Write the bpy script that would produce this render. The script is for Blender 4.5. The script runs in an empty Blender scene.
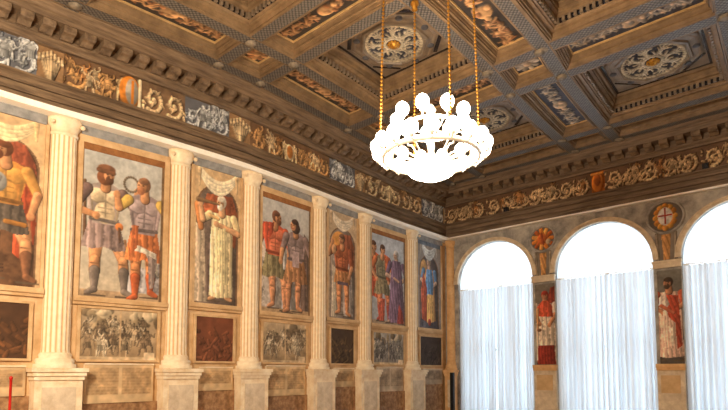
import bpy, math, random
import numpy as np
from mathutils import Vector

SC = bpy.context.scene
COL = SC.collection
H = 1.75                      # eye level; heights "v" below are measured from here
R = random.Random(7)
NR = np.random.RandomState(11)

# ------------------------------------------------------------------ camera
F = 545.7
CAMP = Vector((12.0, 0.0, H))
YAW, PITCH = math.radians(42.1), math.atan(40 / F)
cam = bpy.data.cameras.new('camera')
cam.sensor_width = 36.0
cam.lens = F / 728 * 36
cam.shift_y = 127 / 728
cam.clip_end = 200
co = bpy.data.objects.new('camera', cam)
co.location = CAMP
co.rotation_euler = (math.pi / 2 + PITCH, 0, YAW)
COL.objects.link(co)
SC.camera = co

FW0 = Vector((-math.sin(YAW), math.cos(YAW), 0))
RT = Vector((math.cos(YAW), math.sin(YAW), 0))
FW = FW0 * math.cos(PITCH) + Vector((0, 0, math.sin(PITCH)))
UP = Vector((0, 0, math.cos(PITCH))) - FW0 * math.sin(PITCH)


def in_frame(pts, m=6):
    """does the box of these points come into the photograph's frame (used only to skip what it shows nothing of)"""
    xs, ys = [], []
    for p in pts:
        d = Vector(p) - CAMP
        z = d.dot(FW)
        if z < 0.3:
            continue
        xs.append(364 + F * d.dot(RT) / z)
        ys.append(332 - F * d.dot(UP) / z)
    return bool(xs) and max(xs) > -m and min(xs) < 728 + m and max(ys) > -m and min(ys) < 410 + m


# the old building is not true: timbers and walls sag a little along the hall
WX = [1, 2.79, 3.85, 4.64, 6.2, 7.05, 8.26, 10.3, 12.7, 15, 17.85]
WE = [-.036, -.033, -.0266, -.0174, -.0053, 0, .0051, -.0055, -.0224, -.0334, -.037]


def warp_arr(a):
    a = np.array(a, dtype=float).reshape(-1, 3)
    e = np.interp(a[:, 1], WX, WE)
    g = np.interp(a[:, 1], [2, 7, 9, 11.54, 12.8, 16.25, 17.3], [.12, .15, .2, .17, .03, -.14, -.17])
    hi = np.clip((a[:, 2] - H - 7.36) / .04, 0, 1) * np.clip(a[:, 0] / 6.2, 0, 1.1)
    hi[a[:, 2] > H + 8.4] = 0
    a[:, 0] += g * hi
    up = a[:, 2] > H
    a[up, 2] = H + (a[up, 2] - H) * (1 + e[up])
    return a


# ------------------------------------------------------------------ materials
def s2l(c):
    c = np.asarray(c, dtype=float)
    return np.where(c <= .04045, c / 12.92, ((c + .055) / 1.055) ** 2.4)


def rgb(r, g, b):
    return tuple(s2l(np.array([r, g, b]) / 255.0)) + (1.0,)


MATS = {}


def new_mat(name):
    m = bpy.data.materials.new(name)
    m.use_nodes = True
    nt = m.node_tree
    MATS[name] = m
    return m, nt, nt.nodes['Principled BSDF']


def N(nt, t, **kw):
    n = nt.nodes.new(t)
    for k, v in kw.items():
        setattr(n, k, v)
    return n


def mottled(name, c1, c2, scale=3.0, rough=.7, bump=.15, bscale=30., stretch=(1, 1, 1), c3=None, metal=0., spec=.3):
    m, nt, b = new_mat(name)
    tc = N(nt, 'ShaderNodeTexCoord')
    mp = N(nt, 'ShaderNodeMapping')
    mp.inputs['Scale'].default_value = stretch
    nt.links.new(tc.outputs['Object'], mp.inputs['Vector'])
    no = N(nt, 'ShaderNodeTexNoise')
    no.inputs['Scale'].default_value = scale
    no.inputs['Detail'].default_value = 6
    no.inputs['Roughness'].default_value = .65
    nt.links.new(mp.outputs[0], no.inputs['Vector'])
    cr = N(nt, 'ShaderNodeValToRGB')
    cr.color_ramp.elements[0].position = .32
    cr.color_ramp.elements[1].position = .68
    cr.color_ramp.elements[0].color = c1
    cr.color_ramp.elements[1].color = c2
    if c3:
        e = cr.color_ramp.elements.new(.5)
        e.color = c3
    nt.links.new(no.outputs['Fac'], cr.inputs['Fac'])
    nt.links.new(cr.outputs['Color'], b.inputs['Base Color'])
    b.inputs['Roughness'].default_value = rough
    b.inputs['Metallic'].default_value = metal
    b.inputs['Specular IOR Level'].default_value = spec
    if bump:
        n2 = N(nt, 'ShaderNodeTexNoise')
        n2.inputs['Scale'].default_value = bscale
        n2.inputs['Detail'].default_value = 4
        nt.links.new(mp.outputs[0], n2.inputs['Vector'])
        bp = N(nt, 'ShaderNodeBump')
        bp.inputs['Strength'].default_value = bump
        bp.inputs['Distance'].default_value = .03
        nt.links.new(n2.outputs['Fac'], bp.inputs['Height'])
        nt.links.new(bp.outputs['Normal'], b.inputs['Normal'])
    return m


def painted(name, rough=.75, bump=.1, gain=1.0, spec=.25):
    """fresco paint: the picture's own colours, a colour attribute, over slightly uneven plaster"""
    m, nt, b = new_mat(name)
    at = N(nt, 'ShaderNodeAttribute')
    at.attribute_name = 'paint'
    tc = N(nt, 'ShaderNodeTexCoord')
    no = N(nt, 'ShaderNodeTexNoise')
    no.inputs['Scale'].default_value = 9
    no.inputs['Detail'].default_value = 8
    nt.links.new(tc.outputs['Object'], no.inputs['Vector'])
    mr = N(nt, 'ShaderNodeMapRange')
    mr.inputs['To Min'].default_value = .78 * gain
    mr.inputs['To Max'].default_value = 1.2 * gain
    nt.links.new(no.outputs['Fac'], mr.inputs['Value'])
    mx = N(nt, 'ShaderNodeVectorMath', operation='SCALE')
    nt.links.new(at.outputs['Color'], mx.inputs[0])
    nt.links.new(mr.outputs[0], mx.inputs['Scale'])
    nt.links.new(mx.outputs[0], b.inputs['Base Color'])
    b.inputs['Roughness'].default_value = rough
    b.inputs['Specular IOR Level'].default_value = spec
    bp = N(nt, 'ShaderNodeBump')
    bp.inputs['Strength'].default_value = bump
    bp.inputs['Distance'].default_value = .02
    nt.links.new(no.outputs['Fac'], bp.inputs['Height'])
    nt.links.new(bp.outputs['Normal'], b.inputs['Normal'])
    return m


def carved(name, c1, c2, scale):
    """carved running pattern: a lattice of pale beads standing on a darker ground"""
    m, nt, b = new_mat(name)
    tc = N(nt, 'ShaderNodeTexCoord')
    mp = N(nt, 'ShaderNodeMapping')
    mp.inputs['Rotation'].default_value = (0, 0, math.radians(45))
    mp.inputs['Scale'].default_value = (1, 1, .01)
    nt.links.new(tc.outputs['Object'], mp.inputs['Vector'])
    vo = N(nt, 'ShaderNodeTexVoronoi')
    vo.inputs['Scale'].default_value = scale
    vo.inputs['Randomness'].default_value = .12
    nt.links.new(mp.outputs[0], vo.inputs['Vector'])
    cr = N(nt, 'ShaderNodeValToRGB')
    cr.color_ramp.elements[0].position = .28
    cr.color_ramp.elements[1].position = .5
    cr.color_ramp.elements[0].color = c1
    cr.color_ramp.elements[1].color = c2
    nt.links.new(vo.outputs['Distance'], cr.inputs['Fac'])
    nt.links.new(cr.outputs['Color'], b.inputs['Base Color'])
    b.inputs['Roughness'].default_value = .38
    b.inputs['Specular IOR Level'].default_value = .6
    bp = N(nt, 'ShaderNodeBump')
    bp.invert = True
    bp.inputs['Strength'].default_value = .6
    bp.inputs['Distance'].default_value = .03
    nt.links.new(vo.outputs['Distance'], bp.inputs['Height'])
    nt.links.new(bp.outputs['Normal'], b.inputs['Normal'])
    return m


mottled('plaster', rgb(186, 146, 98), rgb(222, 186, 140), 2.2, .8, .1)
mottled('plaster_white', rgb(238, 226, 206), rgb(250, 243, 230), 3, .7, .05)
mottled('column_paint', rgb(222, 190, 146), rgb(248, 230, 198), 4, .7, .06)
mottled('blue_grey_paint', rgb(120, 118, 116), rgb(156, 152, 146), 5, .8, .08)
mottled('shadow_brown', rgb(128, 82, 44), rgb(160, 106, 60), 6, .8, .08)  # colour of the painted shadow band over the wide pictures
mottled('marble_brown', rgb(116, 82, 54), rgb(186, 146, 104), 6, .6, .05, c3=rgb(152, 112, 76))
mottled('wall_stone', rgb(116, 112, 108), rgb(196, 186, 172), 2.5, .8, .12)
mottled('pale_stone', rgb(192, 168, 138), rgb(232, 212, 182), 4, .75, .1)
mottled('pilaster_tan', rgb(204, 154, 100), rgb(236, 192, 138), 4, .75, .1)
mottled('old_timber', rgb(84, 66, 50), rgb(142, 116, 88), 5, .65, .25, 18, (1, 1, 1))
mottled('timber_y', rgb(80, 62, 46), rgb(138, 112, 84), 5, .65, .3, 14, (3, .25, 3))
mottled('timber_x', rgb(80, 64, 50), rgb(138, 114, 90), 5, .65, .3, 14, (.25, 3, 3))
mottled('gilt_wood', rgb(104, 82, 58), rgb(144, 116, 84), 3, .45, .12, 12, spec=.4)
mottled('gilt_edge', rgb(168, 132, 84), rgb(206, 168, 112), 5, .4, .08, spec=.5)
mottled('ceiling_wood', rgb(98, 82, 66), rgb(138, 118, 94), 4, .38, .12, 16, spec=.6)
mottled('dark_inlay_and_shade', rgb(24, 22, 26), rgb(42, 42, 50), 6, .22, .03, spec=.8)
mottled('pale_carving', rgb(104, 92, 76), rgb(150, 134, 112), 9, .6, .3, 40)
mottled('slate_oval', rgb(60, 58, 62), rgb(92, 88, 88), 8, .5, .1)
mottled('gilding', rgb(150, 92, 28), rgb(222, 166, 70), 14, .35, .2, 30, metal=.6)
mottled('brass', rgb(196, 136, 50), rgb(232, 176, 84), 10, .3, .05, metal=.9)
mottled('floor_stone', rgb(110, 88, 68), rgb(150, 122, 96), 1.2, .5, .05)
mottled('room_plaster', rgb(200, 168, 126), rgb(222, 194, 156), 1.5, .8, .05)
mottled('black_metal', rgb(14, 14, 15), rgb(24, 24, 26), 8, .4, 0)
mottled('red_paint', rgb(170, 26, 18), rgb(200, 36, 26), 8, .4, 0)
mottled('window_wood', rgb(90, 70, 52), rgb(120, 96, 74), 8, .5, .1)
carved('carved_lattice', rgb(120, 112, 102), rgb(56, 52, 48), 15)
carved('carved_beads', rgb(170, 140, 100), rgb(52, 40, 30), 13)
painted('fresco')
painted('relief_paint', .65, .15)
painted('ceiling_paint', .55, .1)


def emit(name, c, s):
    m, nt, b = new_mat(name)
    b.inputs['Base Color'].default_value = c
    b.inputs['Emission Color'].default_value = c
    b.inputs['Emission Strength'].default_value = s
    return m


LAMP = 21.0
emit('lit_globe', rgb(255, 238, 214), LAMP)
mottled('glare_pale_brass', rgb(236, 226, 206), rgb(250, 244, 232), 6, .15, 0, spec=.6)  # brass whitened in its colour to stand for the lamps' glare


def cloth(name, c, transp, transl):
    m, nt, b = new_mat(name)
    out = nt.nodes['Material Output']
    tr = N(nt, 'ShaderNodeBsdfTranslucent')
    df = N(nt, 'ShaderNodeBsdfDiffuse')
    tp = N(nt, 'ShaderNodeBsdfTransparent')
    tr.inputs['Color'].default_value = c
    df.inputs['Color'].default_value = c
    m1 = N(nt, 'ShaderNodeMixShader')
    m1.inputs[0].default_value = transl
    nt.links.new(df.outputs[0], m1.inputs[1])
    nt.links.new(tr.outputs[0], m1.inputs[2])
    if name == 'sheer_curtain':             # noise streaks in translucency stand in for the pleats' light and shade
        tc = N(nt, 'ShaderNodeTexCoord')
        mp = N(nt, 'ShaderNodeMapping')
        mp.inputs['Scale'].default_value = (5, .1, .1)
        nt.links.new(tc.outputs['Object'], mp.inputs['Vector'])
        no = N(nt, 'ShaderNodeTexNoise')
        no.inputs['Scale'].default_value = 1.0
        no.inputs['Detail'].default_value = 3
        nt.links.new(mp.outputs[0], no.inputs['Vector'])
        mr = N(nt, 'ShaderNodeMapRange')
        mr.inputs['From Min'].default_value = .3
        mr.inputs['From Max'].default_value = .7
        mr.inputs['To Min'].default_value = transl * .5
        mr.inputs['To Max'].default_value = transl * 1.6
        nt.links.new(no.outputs['Fac'], mr.inputs['Value'])
        nt.links.new(mr.outputs[0], m1.inputs[0])
    m2 = N(nt, 'ShaderNodeMixShader')
    m2.inputs[0].default_value = transp
    nt.links.new(m1.outputs[0], m2.inputs[1])
    nt.links.new(tp.outputs[0], m2.inputs[2])
    nt.links.new(m2.outputs[0], out.inputs['Surface'])
    nt.nodes.remove(b)
    return m


cloth('sheer_curtain', rgb(236, 240, 243), .0, .16)
cloth('sheer_shade', rgb(252, 252, 252), .12, .8)
m, nt, b = new_mat('glass')
b.inputs['Base Color'].default_value = (1, 1, 1, 1)
b.inputs['Roughness'].default_value = 0
b.inputs['Transmission Weight'].default_value = 1
b.inputs['IOR'].default_value = 1.02


# ------------------------------------------------------------------ mesh building
class MB:
    def __init__(s, warp=True):
        s.v, s.f, s.warp = [], [], warp
        s.c = None
        s.n = 0

    def add(s, vs, fs):
        b = s.n
        s.v.extend([tuple(p) for p in vs])
        s.n += len(vs)
        s.f.extend([tuple(b + i for i in q) for q in fs])

    def box(s, x0, x1, y0, y1, z0, z1):
        s.add([(x0, y0, z0), (x1, y0, z0), (x1, y1, z0), (x0, y1, z0), (x0, y0, z1), (x1, y0, z1), (x1, y1, z1), (x0, y1, z1)],
              [(0, 3, 2, 1), (4, 5, 6, 7), (0, 1, 5, 4), (1, 2, 6, 5), (2, 3, 7, 6), (3, 0, 4, 7)])

    def sweep(s, prof, stations, axis, caps=True):
        """profile of (p, z) swept along the y axis ('y') or the x axis ('x', p then measured back from PB)"""
        n = len(prof)
        vs = []
        for t in stations:
            for p, z in prof:
                vs.append((p, t, z) if axis == 'y' else (t, p, z))
        fs = []
        for k in range(len(stations) - 1):
            for i in range(n):
                j = (i + 1) % n
                fs.append((k * n + i, k * n + j, (k + 1) * n + j, (k + 1) * n + i))
        if caps:
            fs.append(tuple(range(n)))
            fs.append(tuple((len(stations) - 1) * n + i for i in reversed(range(n))))
        s.add(vs, fs)

    def rings(s, prof, x0, x1, y0, y1, zc, close_top=False, sub=4):
        """mitred rectangular moulding: (inset, height) steps around a rectangle"""
        vs, fs = [], []
        m = 4 * sub
        for o, z in prof:
            a, b_, c, d = x0 + o, x1 - o, y0 + o, y1 - o
            cs = [(a, c), (b_, c), (b_, d), (a, d)]
            for k in range(4):
                p, q = cs[k], cs[(k + 1) % 4]
                for i in range(sub):
                    t = i / sub
                    vs.append((p[0] + (q[0] - p[0]) * t, p[1] + (q[1] - p[1]) * t, zc + z))
        for r in range(len(prof) - 1):
            for i in range(m):
                j = (i + 1) % m
                fs.append((r * m + i, r * m + j, (r + 1) * m + j, (r + 1) * m + i))
        if close_top:
            fs.append(tuple((len(prof) - 1) * m + i for i in range(m)))
        s.add(vs, fs)

    def lathe(s, prof, c, n=20, ax=None):
        """(radius, height) profile turned about a vertical axis through c"""
        vs, fs = [], []
        for r, z in prof:
            for i in range(n):
                a = 2 * math.pi * i / n
                vs.append((c[0] + r * math.cos(a), c[1] + r * math.sin(a), c[2] + z))
        for k in range(len(prof) - 1):
            for i in range(n):
                j = (i + 1) % n
                fs.append((k * n + i, k * n + j, (k + 1) * n + j, (k + 1) * n + i))
        fs.append(tuple(range(n)))
        fs.append(tuple((len(prof) - 1) * n + i for i in range(n)))
        s.add(vs, fs)

    def tube(s, pts, r, n=8):
        pts = [Vector(p) for p in pts]
        vs, fs = [], []
        for k, p in enumerate(pts):
            t = (pts[min(k + 1, len(pts) - 1)] - pts[max(k - 1, 0)]).normalized()
            a = t.cross(Vector((0, 0, 1)))
            if a.length < .05:
                a = t.cross(Vector((1, 0, 0)))
            a.normalize()
            b_ = t.cross(a)
            rr = r[k] if isinstance(r, (list, tuple)) else r
            for i in range(n):
                q = 2 * math.pi * i / n
                vs.append(tuple(p + (a * math.cos(q) + b_ * math.sin(q)) * rr))
        for k in range(len(pts) - 1):
            for i in range(n):
                j = (i + 1) % n
                fs.append((k * n + i, k * n + j, (k + 1) * n + j, (k + 1) * n + i))
        fs.append(tuple(range(n)))
        fs.append(tuple((len(pts) - 1) * n + i for i in range(n)))
        s.add(vs, fs)

    def torus(s, c, R_, r, n=40, m=8, sz=1.0):
        vs, fs = [], []
        for i in range(n):
            a = 2 * math.pi * i / n
            for k in range(m):
                q = 2 * math.pi * k / m
                rr = R_ + r * math.cos(q)
                vs.append((c[0] + rr * math.cos(a), c[1] + rr * math.sin(a), c[2] + r * sz * math.sin(q)))
        for i in range(n):
            for k in range(m):
                fs.append((i * m + k, ((i + 1) % n) * m + k, ((i + 1) % n) * m + (k + 1) % m, i * m + (k + 1) % m))
        s.add(vs, fs)

    def sphere(s, c, r, n=14, sz=1.0):
        k = n // 2
        s.lathe([(max(.003, r * math.sin(math.pi * i / k)), -r * sz * math.cos(math.pi * i / k)) for i in range(k + 1)], c, n)

    def build(s, name, mat, parent=None, smooth=False, colors=None):
        a = warp_arr(s.v) if s.warp else np.array(s.v, dtype=float)
        if parent is not None:
            p = parent
            off = np.zeros(3)
            while p is not None:
                off += np.array(p.location)
                p = p.parent
        else:
            off = (a.min(0) + a.max(0)) / 2
            off[2] = a[:, 2].min()
        me = bpy.data.meshes.new(name)
        me.from_pydata((a - off).tolist(), [], s.f)
        if colors is not None:
            at = me.color_attributes.new('paint', 'FLOAT_COLOR', 'POINT')
            cc = np.ones((len(a), 4), dtype=np.float32)
            cc[:, :3] = colors
            at.data.foreach_set('color', cc.ravel())
        if smooth:
            me.polygons.foreach_set('use_smooth', [True] * len(me.polygons))
        me.materials.append(MATS[mat])
        me.update()
        o = bpy.data.objects.new(name, me)
        COL.objects.link(o)
        if parent is not None:
            o.parent = parent
        else:
            o.location = off
        return o


def tag(o, label=None, cat=None, group=None, kind=None):
    if label:
        o['label'] = label
    if cat:
        o['category'] = cat
    if group:
        o['group'] = group
    if kind:
        o['kind'] = kind
    return o


def thing(name, label, cat, loc, group=None):
    o = bpy.data.objects.new(name, None)
    a = warp_arr([loc])[0]
    o.location = a
    COL.objects.link(o)
    return tag(o, label, cat, group)


# ------------------------------------------------------------------ painter
def vnoise(ny, nx, cell, rs):
    gy, gx = int(ny / cell) + 3, int(nx / cell) + 3
    g = rs.rand(gy, gx)
    y, x = np.arange(ny) / cell, np.arange(nx) / cell
    iy, ix = y.astype(int), x.astype(int)
    fy, fx = (y - iy)[:, None], (x - ix)[None, :]
    fy, fx = fy * fy * (3 - 2 * fy), fx * fx * (3 - 2 * fx)
    A, B = g[iy][:, ix], g[iy][:, ix + 1]
    C, D = g[iy + 1][:, ix], g[iy + 1][:, ix + 1]
    return (A * (1 - fx) + B * fx) * (1 - fy) + (C * (1 - fx) + D * fx) * fy


class Canvas:
    """a painted picture: colour samples on a fine grid of real mesh points, u to the right, v upwards, in metres"""

    def __init__(s, u0, u1, v0, v1, res=.018, bg=(180, 170, 150), seed=1):
        s.u0, s.u1, s.v0, s.v1 = u0, u1, v0, v1
        s.nx, s.ny = max(2, int((u1 - u0) / res) + 1), max(2, int((v1 - v0) / res) + 1)
        s.res = res
        s.U, s.V = np.meshgrid(np.linspace(u0, u1, s.nx), np.linspace(v0, v1, s.ny))
        s.a = np.ones((s.ny, s.nx, 3)) * (np.array(bg) / 255.)
        s.h = np.zeros((s.ny, s.nx))
        s.rs = np.random.RandomState(seed)
        s.nz = vnoise(s.ny, s.nx, 5, s.rs) * .4 + vnoise(s.ny, s.nx, 14, s.rs) * .3 + vnoise(s.ny, s.nx, 2.3, s.rs) * .3

    def put(s, mask, col, shade=None, lift=0):
        c = np.array(col) / 255.
        k = 1 + (s.nz - .5) * .55
        if shade is not None:
            k = k * shade
        m = mask[..., None]
        s.a = s.a * (1 - m) + m * np.clip(c[None, None] * k[..., None], 0, 1)
        if lift:
            s.h = np.maximum(s.h, mask * lift)

    def rect(s, u0, u1, v0, v1, col):
        s.put(((s.U >= u0) & (s.U <= u1) & (s.V >= v0) & (s.V <= v1)).astype(float), col)

    def grad(s, c_bottom, c_top):
        t = ((s.V - s.v0) / (s.v1 - s.v0))[..., None]
        s.a = (np.array(c_bottom) / 255.) * (1 - t) + (np.array(c_top) / 255.) * t
        s.a *= (1 + (s.nz - .5) * .3)[..., None]

    def cap(s, p, q, r0, r1, col, sh=.45, lift=0):
        px, py = p
        dx, dy = q[0] - px, q[1] - py
        L2 = dx * dx + dy * dy + 1e-9
        t = np.clip(((s.U - px) * dx + (s.V - py) * dy) / L2, 0, 1)
        ex, ey = s.U - px - t * dx, s.V - py - t * dy
        d = np.hypot(ex, ey)
        r = r0 + (r1 - r0) * t
        m = np.clip((r - d) / s.res + .5, 0, 1)
        lit = (-ex * .8 + ey * .5) / np.maximum(r, 1e-4)
        rim = np.clip((d / np.maximum(r, 1e-4) - .7) / .3, 0, 1)
        s.put(m, col, 1 + sh * np.clip(lit, -1, 1) - sh * .15 - sh * 1.0 * rim * rim, lift)

    def path(s, pts, r0, r1, col, sh=.35, lift=0):
        n = len(pts) - 1
        for i in range(n):
            s.cap(pts[i], pts[i + 1], r0 + (r1 - r0) * i / n, r0 + (r1 - r0) * (i + 1) / n, col, sh, lift)

    def ell(s, cx, cy, rx, ry, col, sh=.3, lift=0, rot=0):
        c_, s_ = math.cos(rot), math.sin(rot)
        x, y = (s.U - cx) * c_ + (s.V - cy) * s_, -(s.U - cx) * s_ + (s.V - cy) * c_
        d = np.hypot(x / rx, y / ry)
        m = np.clip((1 - d) * min(rx, ry) / s.res + .5, 0, 1)
        lit = -x / rx * .8 + y / ry * .5
        s.put(m, col, 1 + sh * np.clip(lit, -1, 1) - sh * .2, lift)

    def poly(s, pts, col, folds=0, fdir=0., famp=.22, lift=0):
        ins = np.zeros(s.U.shape, bool)
        n = len(pts)
        for i in range(n):
            (x1, y1), (x2, y2) = pts[i], pts[(i + 1) % n]
            if y1 == y2:
                continue
            c = ((y1 > s.V) != (y2 > s.V)) & (s.U < (x2 - x1) * (s.V - y1) / (y2 - y1) + x1)
            ins ^= c
        sh = None
        if folds:
            xs = [p[0] for p in pts]
            w = max(xs) - min(xs) + 1e-6
            q = (s.U * math.cos(fdir) + s.V * math.sin(fdir)) / w
            sh = 1 + famp * .65 * np.sin(q * folds * 6.28 + (s.nz - .5) * 5 + s.V * 1.7) + famp * .35 * np.sin(q * folds * 14 + (s.nz - .5) * 8)
            sh = sh * (1 - .5 * ((s.U - min(xs)) / w - .45))
        s.put(ins.astype(float), col, sh, lift)

    def age(s, amt=.12):
        n = vnoise(s.ny, s.nx, 22, s.rs) * .5 + vnoise(s.ny, s.nx, 7, s.rs) * .5
        s.a = np.clip(s.a * (1 + (n - .5) * 2 * amt)[..., None], 0, 1)

    def mesh(s, name, mat, parent, plane, off, relief=0., pale=0.):
        a = s.a
        if mat == 'fresco':                     # lime fresco: faded, chalky colour
            g = a.mean(axis=2, keepdims=True)
            a = g + (a - g) * .9
            a = a * .93 + np.array([.90, .80, .66]) * .07
        U, V = s.U.ravel(), s.V.ravel() + H
        h = off + s.h.ravel() * relief
        mb = MB()
        if plane == 'L':
            P = np.stack([h, U, V], 1)
        elif plane == 'B':
            P = np.stack([U, 18.1 - h, V], 1)
        else:                                   # on the ceiling: u = x, v = y
            P = np.stack([U, s.V.ravel(), off - s.h.ravel() * relief], 1)
        mb.v = P
        mb.n = len(P)
        i = np.arange((s.ny - 1) * s.nx).reshape(s.ny - 1, s.nx)[:, :-1].ravel()
        mb.f = np.stack([i, i + 1, i + s.nx + 1, i + s.nx], 1).tolist()
        return mb.build(name, mat, parent, colors=s2l(np.clip(a, 0, 1)).reshape(-1, 3))


SKIN = (208, 138, 86)


def man(cv, cx, y0, h, s=1, skin=SKIN, hair=(70, 44, 28), beard=None, look=0.6, torso=(190, 150, 130), chest=None,
        skirt=None, hem=.33, skw=.16, legs=None, shoe=None, larm=None, rarm=None, sleeve=None, cape=None, capecol=None,
        feet=((-.10, 0), (.12, .01)), knees=None, robe=None, robew=.17, lift=0, fine=True, hairlong=False, lean=0.):
    legs = legs or skin
    P = lambda a, b: (cx + s * (a + lean * b) * h, y0 + b * h)
    if cape:
        cv.poly([P(*p) for p in cape], capecol, 4, .3, lift=lift * .6)
    knees = knees or ((feet[0][0] * .85 - .01, .27), (feet[1][0] * .85 + .01, .28))
    for k in (0, 1):
        hx = -.055 if k == 0 else .055
        cv.cap(P(hx, .5), P(*knees[k]), .06 * h, .041 * h, legs, lift=lift)
        ank = (feet[k][0], feet[k][1] + .045)
        mid = ((knees[k][0] + ank[0]) / 2, knees[k][1] * .62 + ank[1] * .38)
        cv.cap(P(*knees[k]), P(*mid), .038 * h, .042 * h, legs, lift=lift)
        cv.cap(P(*mid), P(*ank), .04 * h, .022 * h, legs if not shoe else shoe, lift=lift)
        d = -.05 if k == 0 else .05
        cv.cap(P(*ank), P(feet[k][0] + d, feet[k][1] + .018), .026 * h, .018 * h, shoe or legs, lift=lift)
    if fine:
        sk_hi = tuple(min(255, c * 1.16) for c in legs)
        sk_lo = tuple(c * .68 for c in legs)
        for k in (0, 1):
            kx, ky = knees[k]
            cv.ell(*P(kx, ky), .026 * h, .022 * h, sk_hi, .3)
            cv.cap(P(kx - .012, ky + .05), P(kx * .8 - .01, ky + .15), .012 * h, .018 * h, sk_hi, .1)
            cv.cap(P(kx + .03, ky + .03), P(kx * .8 + .04, ky + .16), .008 * h, .01 * h, sk_lo, .1)
            cv.cap(P(kx - .026, ky - .03), P(kx + .026, ky - .03), .006 * h, .006 * h, sk_lo, .1)
            cv.cap(P(feet[k][0] - .06, feet[k][1] + .001), P(feet[k][0] + .08, feet[k][1] + .001), .008 * h, .005 * h, (84, 66, 50), 0)
    if robe:
        cv.poly([P(-.1, .82), P(.1, .82), P(.12, .6), P(robew, .05), P(robew * .3, .03), P(-robew, .05), P(-.12, .6)], robe, 5, 0, .25, lift)
    if skirt:
        cv.poly([P(-.1, .6), P(.1, .6), P(skw, hem), P(skw * .5, hem - .015), P(0, hem + .01), P(-skw * .5, hem - .015), P(-skw, hem)], skirt, 5, 0, .25, lift)
    if not robe:
        cv.poly([P(-.05, .855), P(.05, .855), P(.138, .815), P(.118, .69), P(.085, .54), P(-.085, .54), P(-.118, .69), P(-.138, .815)], torso, 0, lift=lift)
        cv.ell(*P(-.058, .755), .066 * h, .054 * h, chest or torso, .25, lift)
        cv.ell(*P(.058, .755), .066 * h, .054 * h, chest or torso, .25, lift)
        cv.ell(*P(0, .63), .074 * h, .085 * h, chest or torso, .22, lift)
        cv.cap(P(-.1, .575), P(.1, .565), .014 * h, .014 * h, tuple(c * .62 for c in torso), .1, lift)
    if fine:
        if not robe:
            lo = tuple(c * .7 for c in (chest or torso))
            cv.cap(P(0, .79), P(.005, .6), .005 * h, .007 * h, lo, .1)
            for e in (-1, 1):
                cv.path([P(e * .012, .715), P(e * .06, .698), P(e * .12, .72)], .007 * h, .004 * h, lo, .1)
                cv.cap(P(e * .1, .7), P(e * .085, .58), .01 * h, .006 * h, lo, .1)
            for b in (.665, .63):
                cv.cap(P(-.05, b), P(.05, b), .004 * h, .004 * h, lo, .1)
            cv.cap(P(-.13, .815), P(-.1, .6), .016 * h, .012 * h, tuple(min(255, c * 1.12) for c in torso), .2)
    for k, arm in ((0, larm), (1, rarm)):
        if not arm:
            continue
        sg = -1 if k == 0 else 1
        sh = P(sg * .13, .795)
        cv.cap(sh, P(*arm[0]), .043 * h, .032 * h, sleeve or skin, lift=lift)
        cv.cap(P(*arm[0]), P(*arm[1]), .032 * h, .022 * h, skin, lift=lift)
        cv.ell(*P(*arm[1]), .026 * h, .03 * h, skin, .2, lift)
    cv.cap(P(0, .82), P(.005 * look, .88), .04 * h, .036 * h, skin, lift=lift)
    hx = .02 * look
    cv.ell(*P(hx - .012 * look, .937), .05 * h, .06 * h, hair, .3, lift)
    if hairlong:
        cv.ell(*P(hx - .02, .9), .06 * h, .06 * h, hair, .3, lift * .9)
    cv.ell(*P(hx + .012 * look, .92), .038 * h, .052 * h, skin, .3, lift)
    if beard:
        cv.ell(*P(hx + .02 * look, .886), .03 * h, .036 * h, beard, .25, lift)
    cv.ell(*P(hx - .006 * look, .964), .044 * h, .028 * h, hair, .3, lift)
    if fine:
        for e in (-.017, .017):
            cv.ell(*P(hx + .02 * look + e, .928), .008 * h, .005 * h, (60, 36, 24), 0)
        cv.cap(P(hx + .024 * look, .925), P(hx + .032 * look, .908), .007 * h, .009 * h, tuple(c * .86 for c in skin), .1)
        if not beard:
            cv.cap(P(hx + .008, .893), P(hx + .034 * look, .893), .004 * h, .004 * h, (140, 60, 44), 0)


def crowd(cv, n, h0, tones, seed, lift=0, base=None):
    rs = random.Random(seed)
    w = cv.u1 - cv.u0
    items = sorted(((rs.uniform(0, .62), rs.random()) for _ in range(n)), reverse=True)
    for yy, xx in items:
        h = h0 * (1 - .35 * yy) * rs.uniform(.85, 1.1)
        t = tones[rs.randrange(len(tones))]
        f2 = rs.uniform(.75, 1.1)
        t2 = tuple(min(255, c * f2) for c in t)
        a = rs.uniform(-.3, .3)
        man(cv, cv.u0 + w * (.06 + .88 * xx), cv.v0 + (cv.v1 - cv.v0) * (yy * .8 + .03), h, rs.choice((-1, 1)), skin=t, hair=tuple(c * .5 for c in t),
            torso=t2, skirt=tuple(c * .8 for c in t2), larm=((-.25, .7 + a), (-.3 + a * .3, .85 + a)), rarm=((.22, .66), (.3, .6 - a)),
            feet=((-.16, .02), (.16, .0)), lift=lift, fine=False, lean=rs.uniform(-.12, .12))


def swag(cv, cx, w, y, drop, col, edge):
    """cloth festoon hung from two points"""
    for k in range(4):
        d = drop * (1 - k * .15)
        pts = [(cx - w + 2 * w * i / 12, y - d * (1 - ((i - 6) / 6.) ** 2) + .02 * k) for i in range(13)]
        cv.path(pts, .05 * w / .5, .05 * w / .5, tuple(min(255, c * (1 - .03 * (k % 2))) for c in col), .16)
    for sx in (-1, 1):
        cv.cap((cx + sx * w, y + .02), (cx + sx * w * 1.02, y - drop * .75), .05, .025, edge, .3)
        cv.ell(cx + sx * w, y + .01, .05, .05, edge)


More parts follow.
